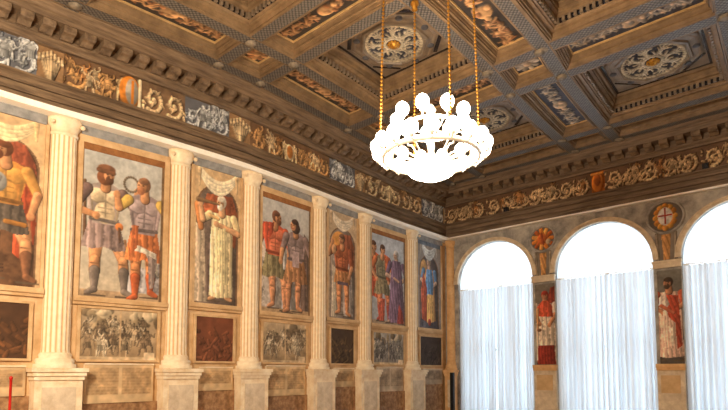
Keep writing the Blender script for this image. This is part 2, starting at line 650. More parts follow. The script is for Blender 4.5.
def leaf_scroll(cv, x0, x1, y0, y1, col, ground, seed, lift=0, dark=None):
    rs = random.Random(seed)
    h = y1 - y0
    n = max(1, int(round((x1 - x0) / (h * .8))))
    w = (x1 - x0) / n
    for k in range(n):
        cx, cy = x0 + (k + .5) * w, (y0 + y1) / 2
        sg = 1 if k % 2 else -1
        pts, rad = [], []
        for i in range(22):
            t = i / 21
            a = sg * (-2.2 + t * 8.2)
            r_ = h * (.44 - .36 * t)
            pts.append((cx + r_ * math.cos(a) * w / h * 1.05, cy + sg * r_ * math.sin(a)))
        cv.path(pts, h * .075, h * .05, col, .4, lift)
        for i in range(2, 20, 3):
            p = pts[i]
            a = math.atan2(p[1] - cy, p[0] - cx) + rs.uniform(-.5, .5)
            q = (p[0] + math.cos(a) * h * .13, p[1] + math.sin(a) * h * .13)
            cv.cap(p, q, h * .06, h * .02, tuple(c * (.8 + .28 * (i % 4) / 3) for c in col), .4, lift)
        cv.ell(cx, cy, h * .08, h * .08, tuple(min(255, c * 1.1) for c in col), .4, lift * 1.1)
        for _ in range(3):
            a = rs.uniform(0, 6.28)
            cv.cap((cx + sg * w * .48, cy + h * .3 * math.sin(a)), (cx + sg * w * .48 + h * .1 * math.cos(a), cy + h * .42 * math.sin(a)), h * .05, h * .02, col, .4, lift)


def acanthus(cv, x0, x1, y0, y1, col, lift=0):
    cx, w, h = (x0 + x1) / 2, (x1 - x0) / 2, y1 - y0
    for k in (-3, 3, -2, 2, -1, 1, 0):
        t = k / 3
        pts = [(cx + w * .12 * t, y0 + .03 * h), (cx + w * .45 * t, y0 + h * .35), (cx + w * .75 * t, y0 + h * (.72 - .1 * abs(t))),
               (cx + w * (.95 * t), y0 + h * (.92 - .16 * abs(t))), (cx + w * 1.0 * t, y0 + h * (.82 - .2 * abs(t)))]
        cv.path(pts, w * .13, w * .15, tuple(min(255, c * (1 - .06 * abs(k))) for c in col), .45, lift)
        cv.ell(pts[-1][0], pts[-1][1], w * .15, w * .13, col, .4, lift * 1.2)


# ------------------------------------------------------------------ layout
COLS = [1.90, 3.99, 6.61, 8.70, 11.22, 13.27, 15.84, 18.02]     # pilaster centres along the frescoed wall
WIN = [(.60, 3.65), (4.47, 7.52), (8.29, 11.32), (12.12, 15.15)]
RW, BACK, FRONT = 17.2, 18.1, -9.0
ARCH_S, RAIL = 3.52, 3.30                 # arch springing, curtain rail (above eye level)
ARC_B, ARC_T, FRZ_T, CORN_T = 5.455, 6.02, 6.80, 7.40
ZC = H + CORN_T


def struct(name, mb, mat):
    return tag(mb.build(name, mat), kind='structure')


def ystations(a, b, d=.7):
    n = max(1, int((b - a) / d))
    return [a + (b - a) * i / n for i in range(n + 1)]


# ---- shell
mb = MB()
st = ystations(FRONT, BACK + .35, .6)
mb.sweep([(-.004, 0), (-.004, H), (-.004, ZC + 1.2), (-.4, ZC + 1.2), (-.4, 0)], st, 'y')
struct('wall_left', mb, 'plaster')
mb = MB(); mb.sweep([(RW, 0), (RW, ZC + 1.2), (RW + .3, ZC + 1.2), (RW + .3, 0)], st, 'y')
struct('wall_right', mb, 'room_plaster')
mb = MB(); mb.box(-.4, RW + .3, FRONT - .3, FRONT, 0, ZC + 1.2)
struct('wall_front', mb, 'room_plaster')
mb = MB(); mb.box(-.4, RW + .3, FRONT - .3, BACK + .6, -.2, 0)
struct('floor', mb, 'floor_stone')
mb = MB(); mb.sweep([(-.4, ZC + .78), (-.4, ZC + 1.1), (RW + .3, ZC + 1.1), (RW + .3, ZC + .78)], ystations(FRONT - .3, BACK + .6, .6), 'y')
struct('ceiling', mb, 'old_timber')
# plain boarded ceiling of the part of the hall behind the photographer
mb = MB(); mb.sweep([(0, ZC + .05), (0, ZC + .15), (RW, ZC + .15), (RW, ZC + .05)], ystations(FRONT, 2.6, .6), 'y')
struct('ceiling_boards', mb, 'ceiling_wood')

# ---- window wall with arched openings
NA = 28
mb = MB()
TOPZ = ZC + 1.2


WB = BACK + .004


def wq(x0, x1, z0, z1, y=BACK + .004):
    mb.add([(x0, y, z0), (x1, y, z0), (x1, y, z1), (x0, y, z1)], [(0, 1, 2, 3)])


xs = [-.4] + [x for w in WIN for x in w] + [RW + .3]
for i in range(0, len(xs), 2):
    wq(xs[i], xs[i + 1], 0, TOPZ)
for (a, b_) in WIN:
    cx, r = (a + b_) / 2, (b_ - a) / 2
    arc = [(cx - r * math.cos(math.pi * i / NA), H + ARCH_S + r * math.sin(math.pi * i / NA)) for i in range(NA + 1)]
    for i in range(NA):
        (xa, za), (xb, zb) = arc[i], arc[i + 1]
        mb.add([(xa, WB, za), (xb, WB, zb), (xb, WB, TOPZ), (xa, WB, TOPZ)], [(0, 1, 2, 3)])
        mb.add([(xa, WB, za), (xb, WB, zb), (xb, BACK + .6, zb), (xa, BACK + .6, za)], [(0, 1, 2, 3)])
    for x in (a, b_):
        mb.add([(x, WB, 0), (x, WB, H + ARCH_S), (x, BACK + .6, H + ARCH_S), (x, BACK + .6, 0)], [(0, 1, 2, 3)])
struct('wall_back', mb, 'wall_stone')

# ---- windows: frame with mullion, transoms and arched head, and the panes
for i, (a, b_) in enumerate(WIN):
    cx, r = (a + b_) / 2, (b_ - a) / 2
    y = BACK + .5
    mb = MB()
    mb.box(a, a + .09, y, y + .09, 0, H + ARCH_S)
    mb.box(b_ - .09, b_, y, y + .09, 0, H + ARCH_S)
    mb.box(cx - .05, cx + .05, y, y + .09, 0, H + ARCH_S + r)
    for z in (.05, 2.62, H + ARCH_S):
        mb.box(a, b_, y, y + .09, z - .05, z + .05)
    for k in range(NA):
        t0, t1 = math.pi * k / NA, math.pi * (k + 1) / NA
        q = [(cx - rr * math.cos(t), H + ARCH_S + rr * math.sin(t)) for t in (t0, t1) for rr in (r, r - .09)]
        mb.add([(x, yy, z) for yy in (y, y + .09) for x, z in q],
               [(0, 2, 3, 1), (4, 5, 7, 6), (0, 4, 6, 2), (1, 3, 7, 5)])
    fr = struct('window_%d' % (i + 1), mb, 'window_wood')
    mb = MB()
    pts = [(a, y + .04, 0), (b_, y + .04, 0)] + [(cx + r * math.cos(math.pi * k / NA), y + .04, H + ARCH_S + r * math.sin(math.pi * k / NA)) for k in range(NA + 1)]
    mb.add(pts, [tuple(range(len(pts)))])
    mb.build('pane', 'glass', fr)

# ---- white strip, dark timber architrave, frieze, cornice on both walls
PB = BACK
mb = MB(); mb.sweep([(0, H + 5.34), (.3, H + 5.34), (.3, H + 5.40), (.33, H + ARC_B), (0, H + ARC_B)], ystations(FRONT, PB, .6), 'y')
struct('trim_1', mb, 'plaster_white')
mb = MB(); mb.sweep([(PB, H + 5.41), (PB - .2, H + 5.41), (PB - .22, H + ARC_B), (PB, H + ARC_B)], [0, RW], 'x')
struct('trim_2', mb, 'plaster_white')


def arch_prof(sg, base):
    a = [(0, ARC_B), (.16, ARC_B), (.16, ARC_B + .15), (.12, ARC_B + .15), (.12, ARC_B + .172), (.185, ARC_B + .172), (.185, ARC_B + .33), (.14, ARC_B + .33), (.14, ARC_B + .35), (.21, ARC_B + .35), (.21, ARC_B + .47), (.18, ARC_B + .47), (.18, ARC_B + .49), (.26, ARC_T - .03), (.26, ARC_T), (0, ARC_T)]
    return [(base + sg * p, H + z) for p, z in a]


def corn_prof(sg, base):
    a = [(0, FRZ_T), (.12, FRZ_T), (.14, FRZ_T + .05), (.2, FRZ_T + .1), (.22, FRZ_T + .12), (.22, FRZ_T + .33), (.56, FRZ_T + .34), (.58, FRZ_T + .46), (.62, FRZ_T + .48), (.64, FRZ_T + .52), (.70, CORN_T - .02), (.70, CORN_T), (0, CORN_T)]
    return [(base + sg * p, H + z) for p, z in a]




def mitre(mb, n, side):
    """cut the corner end of a run at 45 degrees so both walls' mouldings meet"""
    if side == 'L':
        mb.v[-n:] = [(x, PB - x, z) for x, y, z in mb.v[-n:]]
    else:
        mb.v[:n] = [(PB - y, y, z) for x, y, z in mb.v[:n]]


mb = MB(); mb.sweep(arch_prof(1, 0), ystations(FRONT, PB, .6), 'y'); mitre(mb, len(arch_prof(1, 0)), 'L')
tag(mb.build('wooden_architrave', 'timber_y'), 'dark wooden architrave beam running above the fluted pilasters on the frescoed wall', 'beam')
mb = MB(); mb.sweep(arch_prof(-1, PB), [0.26, 4, 8, 12, RW], 'x'); mitre(mb, len(arch_prof(1, 0)), 'B')
tag(mb.build('wooden_architrave', 'timber_x'), 'dark wooden architrave beam running above the three arched windows', 'beam')
mb = MB(); mb.sweep(corn_prof(1, 0), ystations(FRONT, PB, .6), 'y'); mitre(mb, len(corn_prof(1, 0)), 'L')
cl = tag(mb.build('wooden_cornice', 'timber_y'), 'carved brown wooden cornice with brackets above the frescoed wall frieze', 'cornice')
mb = MB(); mb.sweep(corn_prof(-1, PB), [0.7, 4, 8, 12, RW], 'x'); mitre(mb, len(corn_prof(1, 0)), 'B')
cb = tag(mb.build('wooden_cornice', 'timber_x'), 'dark wooden cornice with brackets above the window wall frieze', 'cornice')


def bracket(yx, along):
    """scrolled modillion under the cornice slab"""
    mb = MB()
    pr = [(.22, .15), (.30, .14), (.40, .20), (.50, .21), (.545, .25), (.545, .335), (.22, .335)]
    w = .115
    if along == 'y':
        mb.sweep([(p, H + FRZ_T + z) for p, z in pr], [yx - w, yx + w], 'y')
        return mb.build('bracket', 'old_timber', cl)
    mb.sweep([(PB - p, H + FRZ_T + z) for p, z in pr], [yx - w, yx + w], 'x')
    return mb.build('bracket', 'old_timber', cb)


y = 2.7
while y < 17.4:
    bracket(y, 'y'); y += .385
x = .9
while x < 10.6:
    bracket(x, 'x'); x += .42

# ---- friezes
TAN, TANG = (222, 188, 142), (116, 86, 60)
GRW, GRG = (206, 202, 194), (104, 102, 104)
FR = [(2.55, 3.42, 'grey', 'grey frieze panel with pale figures, nearest the photo edge on the frescoed wall'),
      (3.42, 3.92, 'acan', 'tan frieze block of tall acanthus leaves beside the grey figures near the photo edge'),
      (3.92, 4.98, 'figs', 'brown frieze panel crowded with tan figures, before the orange shield'),
      (4.98, 5.58, 'shield', 'frieze panel with an orange and grey shield held by a pale figure'),
      (5.58, 6.68, 'scroll', 'tan frieze panel with curling rosettes after the orange shield'),
      (6.68, 7.95, 'grey', 'grey frieze panel with pale reclining figures above the piper niche'),
      (7.95, 8.62, 'acan', 'tan frieze block of leaves right after the grey panel above the piper niche'),
      (8.62, 9.72, 'figs', 'brown frieze panel of tan figures before the small orange oval'),
      (9.72, 10.25, 'oval', 'frieze panel with a small orange oval medallion between putti'),
      (10.25, 11.62, 'figs', 'brown frieze panel of tan figures after the small orange oval'),
      (11.62, 12.8, 'grey', 'grey frieze panel with pale figures just before the chandelier hides the frieze'),
      (12.8, 13.3, 'acan', 'tan frieze block of leaves beside the chandelier'),
      (13.3, 16.5, 'scroll', 'brown frieze panel of leaf scrolls seen under the chandelier'),
      (16.5, 17.95, 'grey', 'dark grey frieze panel with pale figures next to the room corner')]
for k, (a, b_, kind, lab) in enumerate(FR):
    v0, v1 = ARC_T, FRZ_T
    cv = Canvas(a, b_, v0, v1, .02, TANG if kind != 'grey' else GRG, 50 + k)
    if kind == 'grey':
        crowd(cv, max(3, int((b_ - a) * 4)), .62, [GRW, (186, 184, 182), (150, 150, 152)], k, 1)
        leaf_scroll(cv, a, b_, v0 + .05, v1 - .2, (190, 188, 184), GRG, k, .6)
        crowd(cv, max(2, int((b_ - a) * 2.2)), .66, [GRW, (220, 214, 200)], k + 40, 1)
    elif kind == 'acan':
        cv.rect(a, b_, v0, v1, (150, 114, 78))
        acanthus(cv, a + .03, b_ - .03, v0 + .02, v1 - .02, TAN, 1)
    elif kind == 'figs':
        leaf_scroll(cv, a, b_, v0 + .05, v1 - .05, (186, 140, 88), TANG, k, .7)
        crowd(cv, int((b_ - a) * 5), .56, [TAN, (200, 150, 96), (180, 126, 76)], k + 7, 1)
    elif kind == 'shield':
        c = (a + b_) / 2
        man(cv, a + .12, v0 + .02, .68, 1, skin=(222, 186, 134), torso=(222, 186, 134), larm=((-.2, .65), (-.1, .5)), rarm=((.22, .7), (.3, .6)), fine=False, lift=1)
        cv.ell(c + .02, (v0 + v1) / 2, .25, .37, (206, 124, 46), .25, 1)
        cv.ell(c + .06, (v0 + v1) / 2, .15, .31, (156, 144, 128), .2, 1)
        cv.rect(c + .05, c + .11, v0 + .12, v1 - .12, (206, 122, 40))
        cv.cap((b_ - .05, v0 + .05), (b_ - .05, v1 - .05), .04, .04, (232, 208, 166), .3, 1)
    elif kind == 'oval':
        c = (a + b_) / 2
        for sx in (-1, 1):
            man(cv, c + sx * .2, v0 + .02, .66, -sx, skin=(224, 190, 140), torso=(224, 190, 140), larm=((-.2, .65), (-.1, .5)), rarm=((.2, .7), (.28, .8)), fine=False, lift=1)
        cv.ell(c, (v0 + v1) / 2 - .03, .15, .24, (226, 200, 156), .3, 1.1)
        cv.ell(c, (v0 + v1) / 2 - .03, .11, .19, (196, 122, 56), .2, 1.1)
    else:
        cv.rect(a, b_, v0, v1, (120, 92, 66))
        leaf_scroll(cv, a + .03, b_ - .03, v0 + .03, v1 - .03, TAN, TANG, k, 1)
        if b_ - a > 2:
            acanthus(cv, a + 1.0, a + 1.5, v0 + .02, v1 - .02, TAN, 1.1)
            crowd(cv, 5, .6, [TAN, (200, 150, 96)], k + 3, 1)
    cv.age(.15)
    tag(cv.mesh('painted_frieze', 'relief_paint', None, 'L', .03, .05), lab, 'frieze', 'painted frieze panels on the frescoed wall')
TB = (212, 174, 128)
FB = [(.04, 1.9, 'brown frieze panel of leaf scrolls beside the room corner, above the first arched window'),
      (1.9, 5.78, 'brown frieze panel of leaf scrolls between the corner panel and the orange console'),
      (5.78, 6.2, 'orange scrolled console set in the window wall frieze'),
      (6.2, 8.9, 'brown frieze panel of leaf scrolls after the orange console on the window wall'),
      (8.9, 11.6, 'brown frieze panel of leaf scrolls with the small black box in front')]
for k, (a, b_, lab) in enumerate(FB):
    cv = Canvas(a, b_, ARC_T, FRZ_T, .022, (104, 76, 54), 90 + k)
    if k == 2:
        cv.rect(a, b_, ARC_T, FRZ_T, (150, 84, 34))
        cv.ell((a + b_) / 2, ARC_T + .39, .19, .36, (214, 122, 40), .4, 1.4)
        cv.ell((a + b_) / 2, ARC_T + .45, .11, .2, (178, 92, 30), .4, 1.8)
        cv.cap((a + .03, FRZ_T - .1), (b_ - .03, FRZ_T - .1), .05, .05, (222, 140, 60), .3, 1.6)
    else:
        leaf_scroll(cv, a + .03, b_ - .03, ARC_T + .03, FRZ_T - .03, TB, TANG, k + 30, 1)
        leaf_scroll(cv, a + .2, b_ - .2, ARC_T + .1, FRZ_T - .22, TB, TANG, k + 31, .8)
        crowd(cv, int((b_ - a) * 3), .55, [TB, (180, 124, 74)], k + 60, 1)
    cv.age(.18)
    tag(cv.mesh('frieze_console' if k == 2 else 'painted_frieze', 'relief_paint', None, 'B', .03, .06), lab, 'console' if k == 2 else 'frieze', None if k == 2 else 'painted frieze panels above the windows')
for bx, lab in ((9.03, 'small black box on the dark timber ledge, above the third arched window'), (2.78, 'small black box on the dark timber ledge, above the first arched window')):
    t = thing('black_box', lab, 'box', (bx, PB - .16, H + ARC_T), 'black boxes on the timber ledge')
    mb = MB(); mb.box(bx - .075, bx + .075, PB - .25, PB - .1, H + ARC_T + .002, H + ARC_T + .18); mb.build('housing', 'black_metal', t)
    mb = MB(); mb.box(bx - .055, bx + .055, PB - .258, PB - .25, H + ARC_T + .02, H + ARC_T + .16); mb.build('grille', 'dark_inlay_and_shade', t)

# ---- fluted pilasters and pedestals on the frescoed wall
ORD = ['', 'between the soldier niche and the two men with a ring', 'between the two men with a ring and the horn blower',
       'between the horn blower and the red-cuirassed pair', 'between the red-cuirassed pair and the orange-tunic youth',
       'between the orange-tunic youth and the purple-robed man', 'between the purple-robed man and the blue-bodiced figure', 'last before the room corner']


def pilaster(c, x_out, lab, plane='L', mat='column_paint', w=.265):
    """fluted half column: base, shaft, capital; along y on wall L, along x on wall B"""
    def M(p, u, z):
        return (p, u, H + z) if plane == 'L' else (u, BACK - p, H + z)
    t = thing('fluted_pilaster', lab, 'pilaster', M(0, c, .08))

    def half(prof, name, n=20, fl=False):
        mb = MB()
        us = []
        m_ = 64 if fl else n
        cols = []
        for r, z, d in prof:
            for i in range(m_ + 1):
                a = math.pi * i / m_
                k = 1.0
                g = 0
                if fl:
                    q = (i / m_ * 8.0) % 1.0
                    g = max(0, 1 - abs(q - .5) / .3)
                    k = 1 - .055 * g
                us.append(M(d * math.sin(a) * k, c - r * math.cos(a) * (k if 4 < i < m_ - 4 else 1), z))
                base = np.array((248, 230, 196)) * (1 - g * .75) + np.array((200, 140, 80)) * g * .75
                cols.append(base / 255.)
        fs = []
        for j in range(len(prof) - 1):
            for i in range(m_):
                b0 = j * (m_ + 1) + i
                fs.append((b0, b0 + 1, b0 + m_ + 2, b0 + m_ + 1))
        fs.append(tuple(range(m_ + 1)))
        fs.append(tuple((len(prof) - 1) * (m_ + 1) + i for i in range(m_ + 1)))
        mb.add(us, fs)
        if fl and plane == 'L':
            return mb.build(name, 'fresco', t, colors=s2l(np.array(cols)))
        return mb.build(name, mat, t, smooth=not fl)
    half([(w * 1.02, .40, .2), (w, .5, .19), (w, 2.2, .19), (w * .98, 3.5, .185), (w * .93, 4.98, .175)], 'shaft', fl=True)
    half([(w * 1.5, .083, .3), (w * 1.5, .16, .3), (w * 1.3, .17, .26), (w * 1.4, .22, .28), (w * 1.36, .27, .27), (w * 1.12, .29, .23), (w * 1.18, .34, .24), (w * 1.12, .38, .22), (w * 1.04, .40, .2)], 'base')
    half([(w * .97, 4.97, .18), (w * 1.05, 4.99, .2), (w * 1.05, 5.03, .2), (w * .97, 5.04, .18), (w * .98, 5.1, .19), (w * 1.2, 5.2, .25), (w * 1.25, 5.25, .27), (w * 1.25, 5.34, .28)], 'capital')
    for sg in (-1, 1):
        mb = MB(); mb.sphere(M(.2, c + sg * w * 1.1, 5.2), .05, 10)
        mb.build('volute', mat, t, smooth=True)
    return t


def pedestal(c, lab, plane='L', w=.44, mat='column_paint', d=.3):
    def B(mb, p0, p1, u0, u1, z0, z1):
        if plane == 'L':
            mb.box(p0, p1, u0, u1, H + z0, H + z1)
        else:
            mb.box(u0, u1, BACK - p1, BACK - p0, H + z0, H + z1)
    t = thing('pilaster_pedestal', lab, 'pedestal', (0, c, 0) if plane == 'L' else (c, BACK, 0))
    mb = MB(); B(mb, 0, d, c - w, c + w, -1.45, -.16); mb.build('die', mat, t)
    mb = MB(); B(mb, 0, d + .09, c - w - .08, c + w + .08, -.0, .08); B(mb, 0, d + .06, c - w - .05, c + w + .05, -.08, 0); B(mb, 0, d + .03, c - w - .02, c + w + .02, -.16, -.08)
    mb.build('cap_moulding', mat, t)
    mb = MB(); B(mb, 0, d + .08, c - w - .07, c + w + .07, -1.75, -1.5); B(mb, 0, d + .04, c - w - .03, c + w + .03, -1.5, -1.45); mb.build('plinth', mat, t)
    mb = MB(); B(mb, d, d + .015, c - w + .13, c + w - .13, -1.35, -.3); mb.build('inset_panel', 'pale_stone', t)
    return t


for i, c in enumerate(COLS[1:7], 1):
    pilaster(c, .2, 'fluted cream pilaster ' + ORD[i], 'L')
    pedestal(c, 'cream pedestal under the pilaster ' + ORD[i], 'L')
pilaster(.26, .2, 'plain tan pilaster in the room corner beside the first arched window', 'B', 'pilaster_tan', .165)
pedestal(.30, 'tan pedestal under the corner pilaster beside the first arched window', 'B', .2, 'pilaster_tan', .26)

# ---- frescoes
NICHE_Z = (1.70, 5.14)


def bay_extras(t, i, wide, u0, u1, z0, z1):
    """painted timber-like framing around a picture: sides, sill and the bands over it"""
    c0, c1 = COLS[i] + .27, COLS[i + 1] - .27
    if i == 6:
        c1 = 17.85
    mb = MB()
    mb.box(0, .05, c0 + .07, c1 - (.07 if i < 6 else 0), H + 5.14, H + 5.335)
    mb.build('grey_band', 'blue_grey_paint', t)
    mb = MB()
    mb.box(0, .05, c0 + .014, u0 - .002, H + z0, H + z1 + (.15 if wide else 0))
    mb.build('frame_side', 'plaster', t)
    mb = MB()
    mb.box(0, .05, u1 + .002, c1 - .014, H + z0, H + z1 + (.15 if wide else 0))
    mb.build('frame_side', 'plaster', t)
    mb = MB()
    mb.box(0, .10, c0 + .005, c1 - .005, H + z0 - .11, H + z0)
    mb.box(0, .06, c0 + .005, c1 - .005, H + z0 - .18, H + z0 - .11)
    mb.build('ledge', 'plaster', t)
    if wide:
        mb = MB(); mb.box(0, .05, c0 + .03, c1 - .03, H + 4.99, H + 5.14); mb.build('tan_band', 'plaster', t)
        mb = MB(); mb.box(0, .035, u0, u1, H + 4.84, H + 4.99); mb.build('shadow_band', 'shadow_brown', t)  # brown strip is the shadow under the tan frame, put in as colour


def niche_bg(cv, cx, w, inner, z0, ztop, spr, ground=(196, 158, 112)):
    cv.grad(ground, ground)
    r = w
    cv.poly([(cx - r, z0), (cx + r, z0), (cx + r, spr)] + [(cx + r * math.cos(a), spr + r * math.sin(a)) for a in np.linspace(.1, 3.04, 14)] + [(cx - r, spr)], (118, 84, 58))
    r = w * .93
    cv.poly([(cx - r, z0), (cx + r, z0), (cx + r, spr)] + [(cx + r * math.cos(a), spr + r * math.sin(a)) for a in np.linspace(.1, 3.04, 14)] + [(cx - r, spr)], inner, 2, .4, .1)


# 0: cuirassed soldier in a niche at the photo edge
t = thing('fresco', 'fresco of a soldier in yellow cuirass and red cloak, at the photo edge', 'fresco', (0, 3.0, H + 1.7), 'frescoes on the long wall')
u0, u1, z0, z1 = 2.27, 3.64, *NICHE_Z
cv = Canvas(u0, u1, z0, z1, .017, (190, 150, 100), 1)
niche_bg(cv, 2.95, .62, (104, 66, 40), z0, z1, 4.1, (206, 166, 116))
cv.poly([(3.02, 4.66), (3.3, 4.6), (3.5, 4.2), (3.52, 3.6), (3.05, 3.7)], (146, 66, 40), 2)
cv.poly([(3.16, 2.35), (3.46, 2.1), (3.54, 3.0), (3.5, 3.9), (3.1, 3.9)], (176, 66, 34), 3)
man(cv, 2.98, 1.78, 2.85, 1, hair=(112, 58, 30), beard=(120, 62, 34), look=-1.2, torso=(196, 122, 48), chest=(214, 146, 62), skirt=(92, 78, 66), hem=.35, skw=.16,
    larm=((-.2, .7), (-.06, .64)), rarm=((.2, .64), (.16, .48)), sleeve=(206, 140, 62), shoe=(128, 78, 48), feet=((-.06, .02), (.15, .0)))
cv.ell(2.86, 3.75, .15, .2, (166, 160, 150), .4)
cv.cap((2.8, 3.6), (2.9, 3.85), .03, .03, (120, 112, 104), .2)
cv.cap((3.02, 2.98), (3.34, 2.95), .05, .05, (178, 110, 40))
swag(cv, 2.95, .52, 5.06, .42, (236, 206, 150), (216, 176, 120))
for k in range(3):
    cv.cap((2.85, 1.95 + k * .07), (3.0, 1.98 + k * .07), .012, .012, (70, 44, 30))
cv.age(.1)
cv.mesh('painting', 'fresco', t, 'L', .02); bay_extras(t, 0, False, u0, u1, z0, z1)

# 1: two men, one raising a ring
t = thing('fresco', 'large fresco of two standing men in pale mauve armour, one raising a ring', 'fresco', (0, 5.3, H + 1.7), 'frescoes on the long wall')
u0, u1, z0, z1 = 4.37, 6.2, 1.62, 4.84
cv = Canvas(u0, u1, z0, z1, .017, (186, 178, 164), 2)
cv.grad((190, 170, 140), (178, 176, 168))
cv.rect(u0, u1, z0, z0 + .16, (176, 142, 104))
cv.poly([(5.35, 1.8), (6.2, 1.8), (6.2, 2.6), (5.9, 2.3), (5.5, 2.5)], (160, 152, 150), 2)
cv.cap((4.46, 2.9), (4.43, 4.15), .04, .03, (104, 70, 46))
man(cv, 4.86, 1.66, 2.93, 1, hair=(124, 70, 40), beard=(90, 54, 34), look=.7, torso=(160, 140, 128), chest=(222, 192, 148), skirt=(142, 116, 108), hem=.36, skw=.165,
    larm=((-.22, .64), (-.06, .60)), rarm=((.24, .68), (.24, .84)), sleeve=(112, 84, 76), shoe=(120, 104, 92), feet=((-.06, .0), (.16, .0)), hairlong=True)
cv.ell(4.87, 4.5, .19, .1, (140, 86, 54), .3)
cv.cap((4.7, 4.45), (5.02, 4.43), .05, .05, (120, 74, 46), .3)
for a in np.linspace(0, 6.28, 20):
    cv.ell(5.42 + .16 * math.cos(a), 4.27 + .17 * math.sin(a), .03, .03, (110, 92, 72))
cv.ell(5.18, 3.24, .09, .09, (204, 110, 48))
cv.cap((5.18, 3.2), (5.2, 2.9), .03, .02, (90, 60, 40))
man(cv, 5.75, 1.58, 2.93, -1, hair=(128, 84, 56), beard=(168, 100, 62), look=.9, torso=(150, 126, 122), chest=(166, 142, 138), skirt=(202, 108, 54), hem=.33, skw=.15,
    larm=((-.25, .64), (-.2, .46)), rarm=((.2, .72), (.22, .82)), sleeve=(214, 168, 74), shoe=(192, 86, 42), feet=((-.06, .04), (.06, .0)), legs=(214, 130, 74))
cv.poly([(5.45, 2.95), (6.05, 2.75), (6.12, 2.2), (5.95, 2.4), (5.8, 2.72), (5.42, 2.78)], (226, 210, 184), 3)
cv.poly([(5.5, 3.35), (5.62, 3.35), (5.6, 2.85), (5.42, 2.6), (5.4, 3.0)], (196, 98, 50), 2)
cv.poly([(5.85, 2.7), (6.08, 2.6), (6.0, 1.95), (5.9, 1.9)], (132, 112, 104), 2)
cv.rect(6.14, 6.2, z0, z1, (112, 82, 52))
cv.rect(u0, u0 + .03, z0, z1, (150, 110, 70))
cv.age(.1)
cv.mesh('painting', 'fresco', t, 'L', .02); bay_extras(t, 1, True, u0, u1, z0, z1)

# 2: bearded piper
t = thing('fresco', 'fresco niche of a white-bearded man in pale robe blowing a horn', 'fresco', (0, 7.65, H + 1.7), 'frescoes on the long wall')
u0, u1, z0, z1 = 6.98, 8.36, *NICHE_Z
cv = Canvas(u0, u1, z0, z1, .017, (200, 160, 110), 3)
niche_bg(cv, 7.68, .62, (98, 80, 68), z0, z1, 4.15, (208, 168, 118))
cv.poly([(7.35, 4.5), (8.1, 4.55), (8.26, 4.1), (8.22, 3.2), (7.95, 3.3), (7.6, 4.0), (7.2, 4.0)], (158, 78, 44), 3)
cv.poly([(7.05, 1.75), (7.42, 1.75), (7.32, 2.9), (7.3, 3.6), (7.05, 3.7)], (176, 154, 126), 2)
cv.poly([(7.35, 2.0), (7.75, 2.0), (7.7, 3.4), (7.4, 3.5)], (96, 76, 66), 2)
cv.cap((7.12, 4.15), (7.2, 3.6), .12, .08, (204, 124, 66))
man(cv, 7.8, 1.78, 2.75, -1, hair=(226, 210, 180), beard=(232, 218, 190), look=.6, robe=(232, 206, 150), robew=.125,
    larm=((-.18, .66), (.06, .72)), rarm=((.2, .74), (.23, .88)), sleeve=(226, 196, 138), feet=((-.06, 0), (.07, 0)), skin=(214, 154, 104))
cv.poly([(7.64, 2.25), (7.96, 2.22), (7.96, 3.3), (7.9, 3.7), (7.66, 3.6)], (236, 212, 152), 4)
cv.cap((7.1, 4.3), (7.68, 4.28), .06, .025, (128, 96, 64))
cv.cap((7.45, 3.95), (7.7, 3.9), .05, .04, (222, 170, 104))
swag(cv, 7.68, .54, 5.05, .5, (246, 226, 184), (220, 182, 130))
cv.age(.1)
cv.mesh('painting', 'fresco', t, 'L', .02); bay_extras(t, 2, False, u0, u1, z0, z1)

# 3: red-cuirassed pair
t = thing('fresco', 'fresco of two men, one in red cuirass, one in mauve tunic with brown skirt', 'fresco', (0, 9.96, H + 1.7), 'frescoes on the long wall')
u0, u1, z0, z1 = 9.07, 10.86, 1.66, 4.84
cv = Canvas(u0, u1, z0, z1, .017, (176, 170, 160), 4)
cv.grad((150, 136, 116), (186, 182, 174))
cv.poly([(u0, 1.7), (u1, 1.7), (u1, 3.4), (10.4, 3.6), (9.6, 3.2), (u0, 3.5)], (142, 130, 118), 3)
cv.poly([(10.5, 1.7), (10.8, 1.7), (10.8, 3.9), (10.62, 4.1), (10.5, 3.2)], (104, 82, 70), 2)
cv.poly([(9.78, 1.7), (10.15, 1.7), (10.1, 2.7), (9.85, 2.7)], (172, 168, 160), 2)
cv.rect(u0, u1, z0, z0 + .13, (176, 140, 98))
man(cv, 9.53, 1.72, 2.85, 1, hair=(106, 62, 40), beard=(110, 66, 44), look=1.2, torso=(206, 82, 46), chest=(222, 110, 70), skirt=(122, 108, 72), hem=.33, skw=.17,
    larm=((-.2, .62), (-.19, .46)), rarm=((.19, .62), (.17, .47)), sleeve=(206, 86, 50), feet=((-.02, .02), (.13, .0)), legs=(206, 134, 88))
cv.poly([(9.12, 4.15), (9.5, 4.2), (9.45, 3.9), (9.2, 3.5), (9.12, 3.8)], (190, 70, 40), 2)
cv.cap((9.85, 3.7), (9.88, 2.95), .06, .05, (200, 196, 186))
man(cv, 10.3, 1.68, 2.8, -1, hair=(70, 48, 36), look=1.2, torso=(142, 116, 110), chest=(150, 124, 116), skirt=(168, 112, 68), hem=.33, skw=.17,
    larm=((-.21, .62), (-.24, .5)), rarm=((.18, .64), (.2, .52)), sleeve=(140, 112, 104), feet=((-.03, .02), (.1, .0)), legs=(204, 132, 86), hairlong=True)
cv.rect(10.17, 10.42, 3.05, 3.5, (168, 140, 134))
cv.rect(10.8, 10.86, z0, z1, (120, 88, 56))
cv.age(.1)
cv.mesh('painting', 'fresco', t, 'L', .02); bay_extras(t, 3, True, u0, u1, z0, z1)

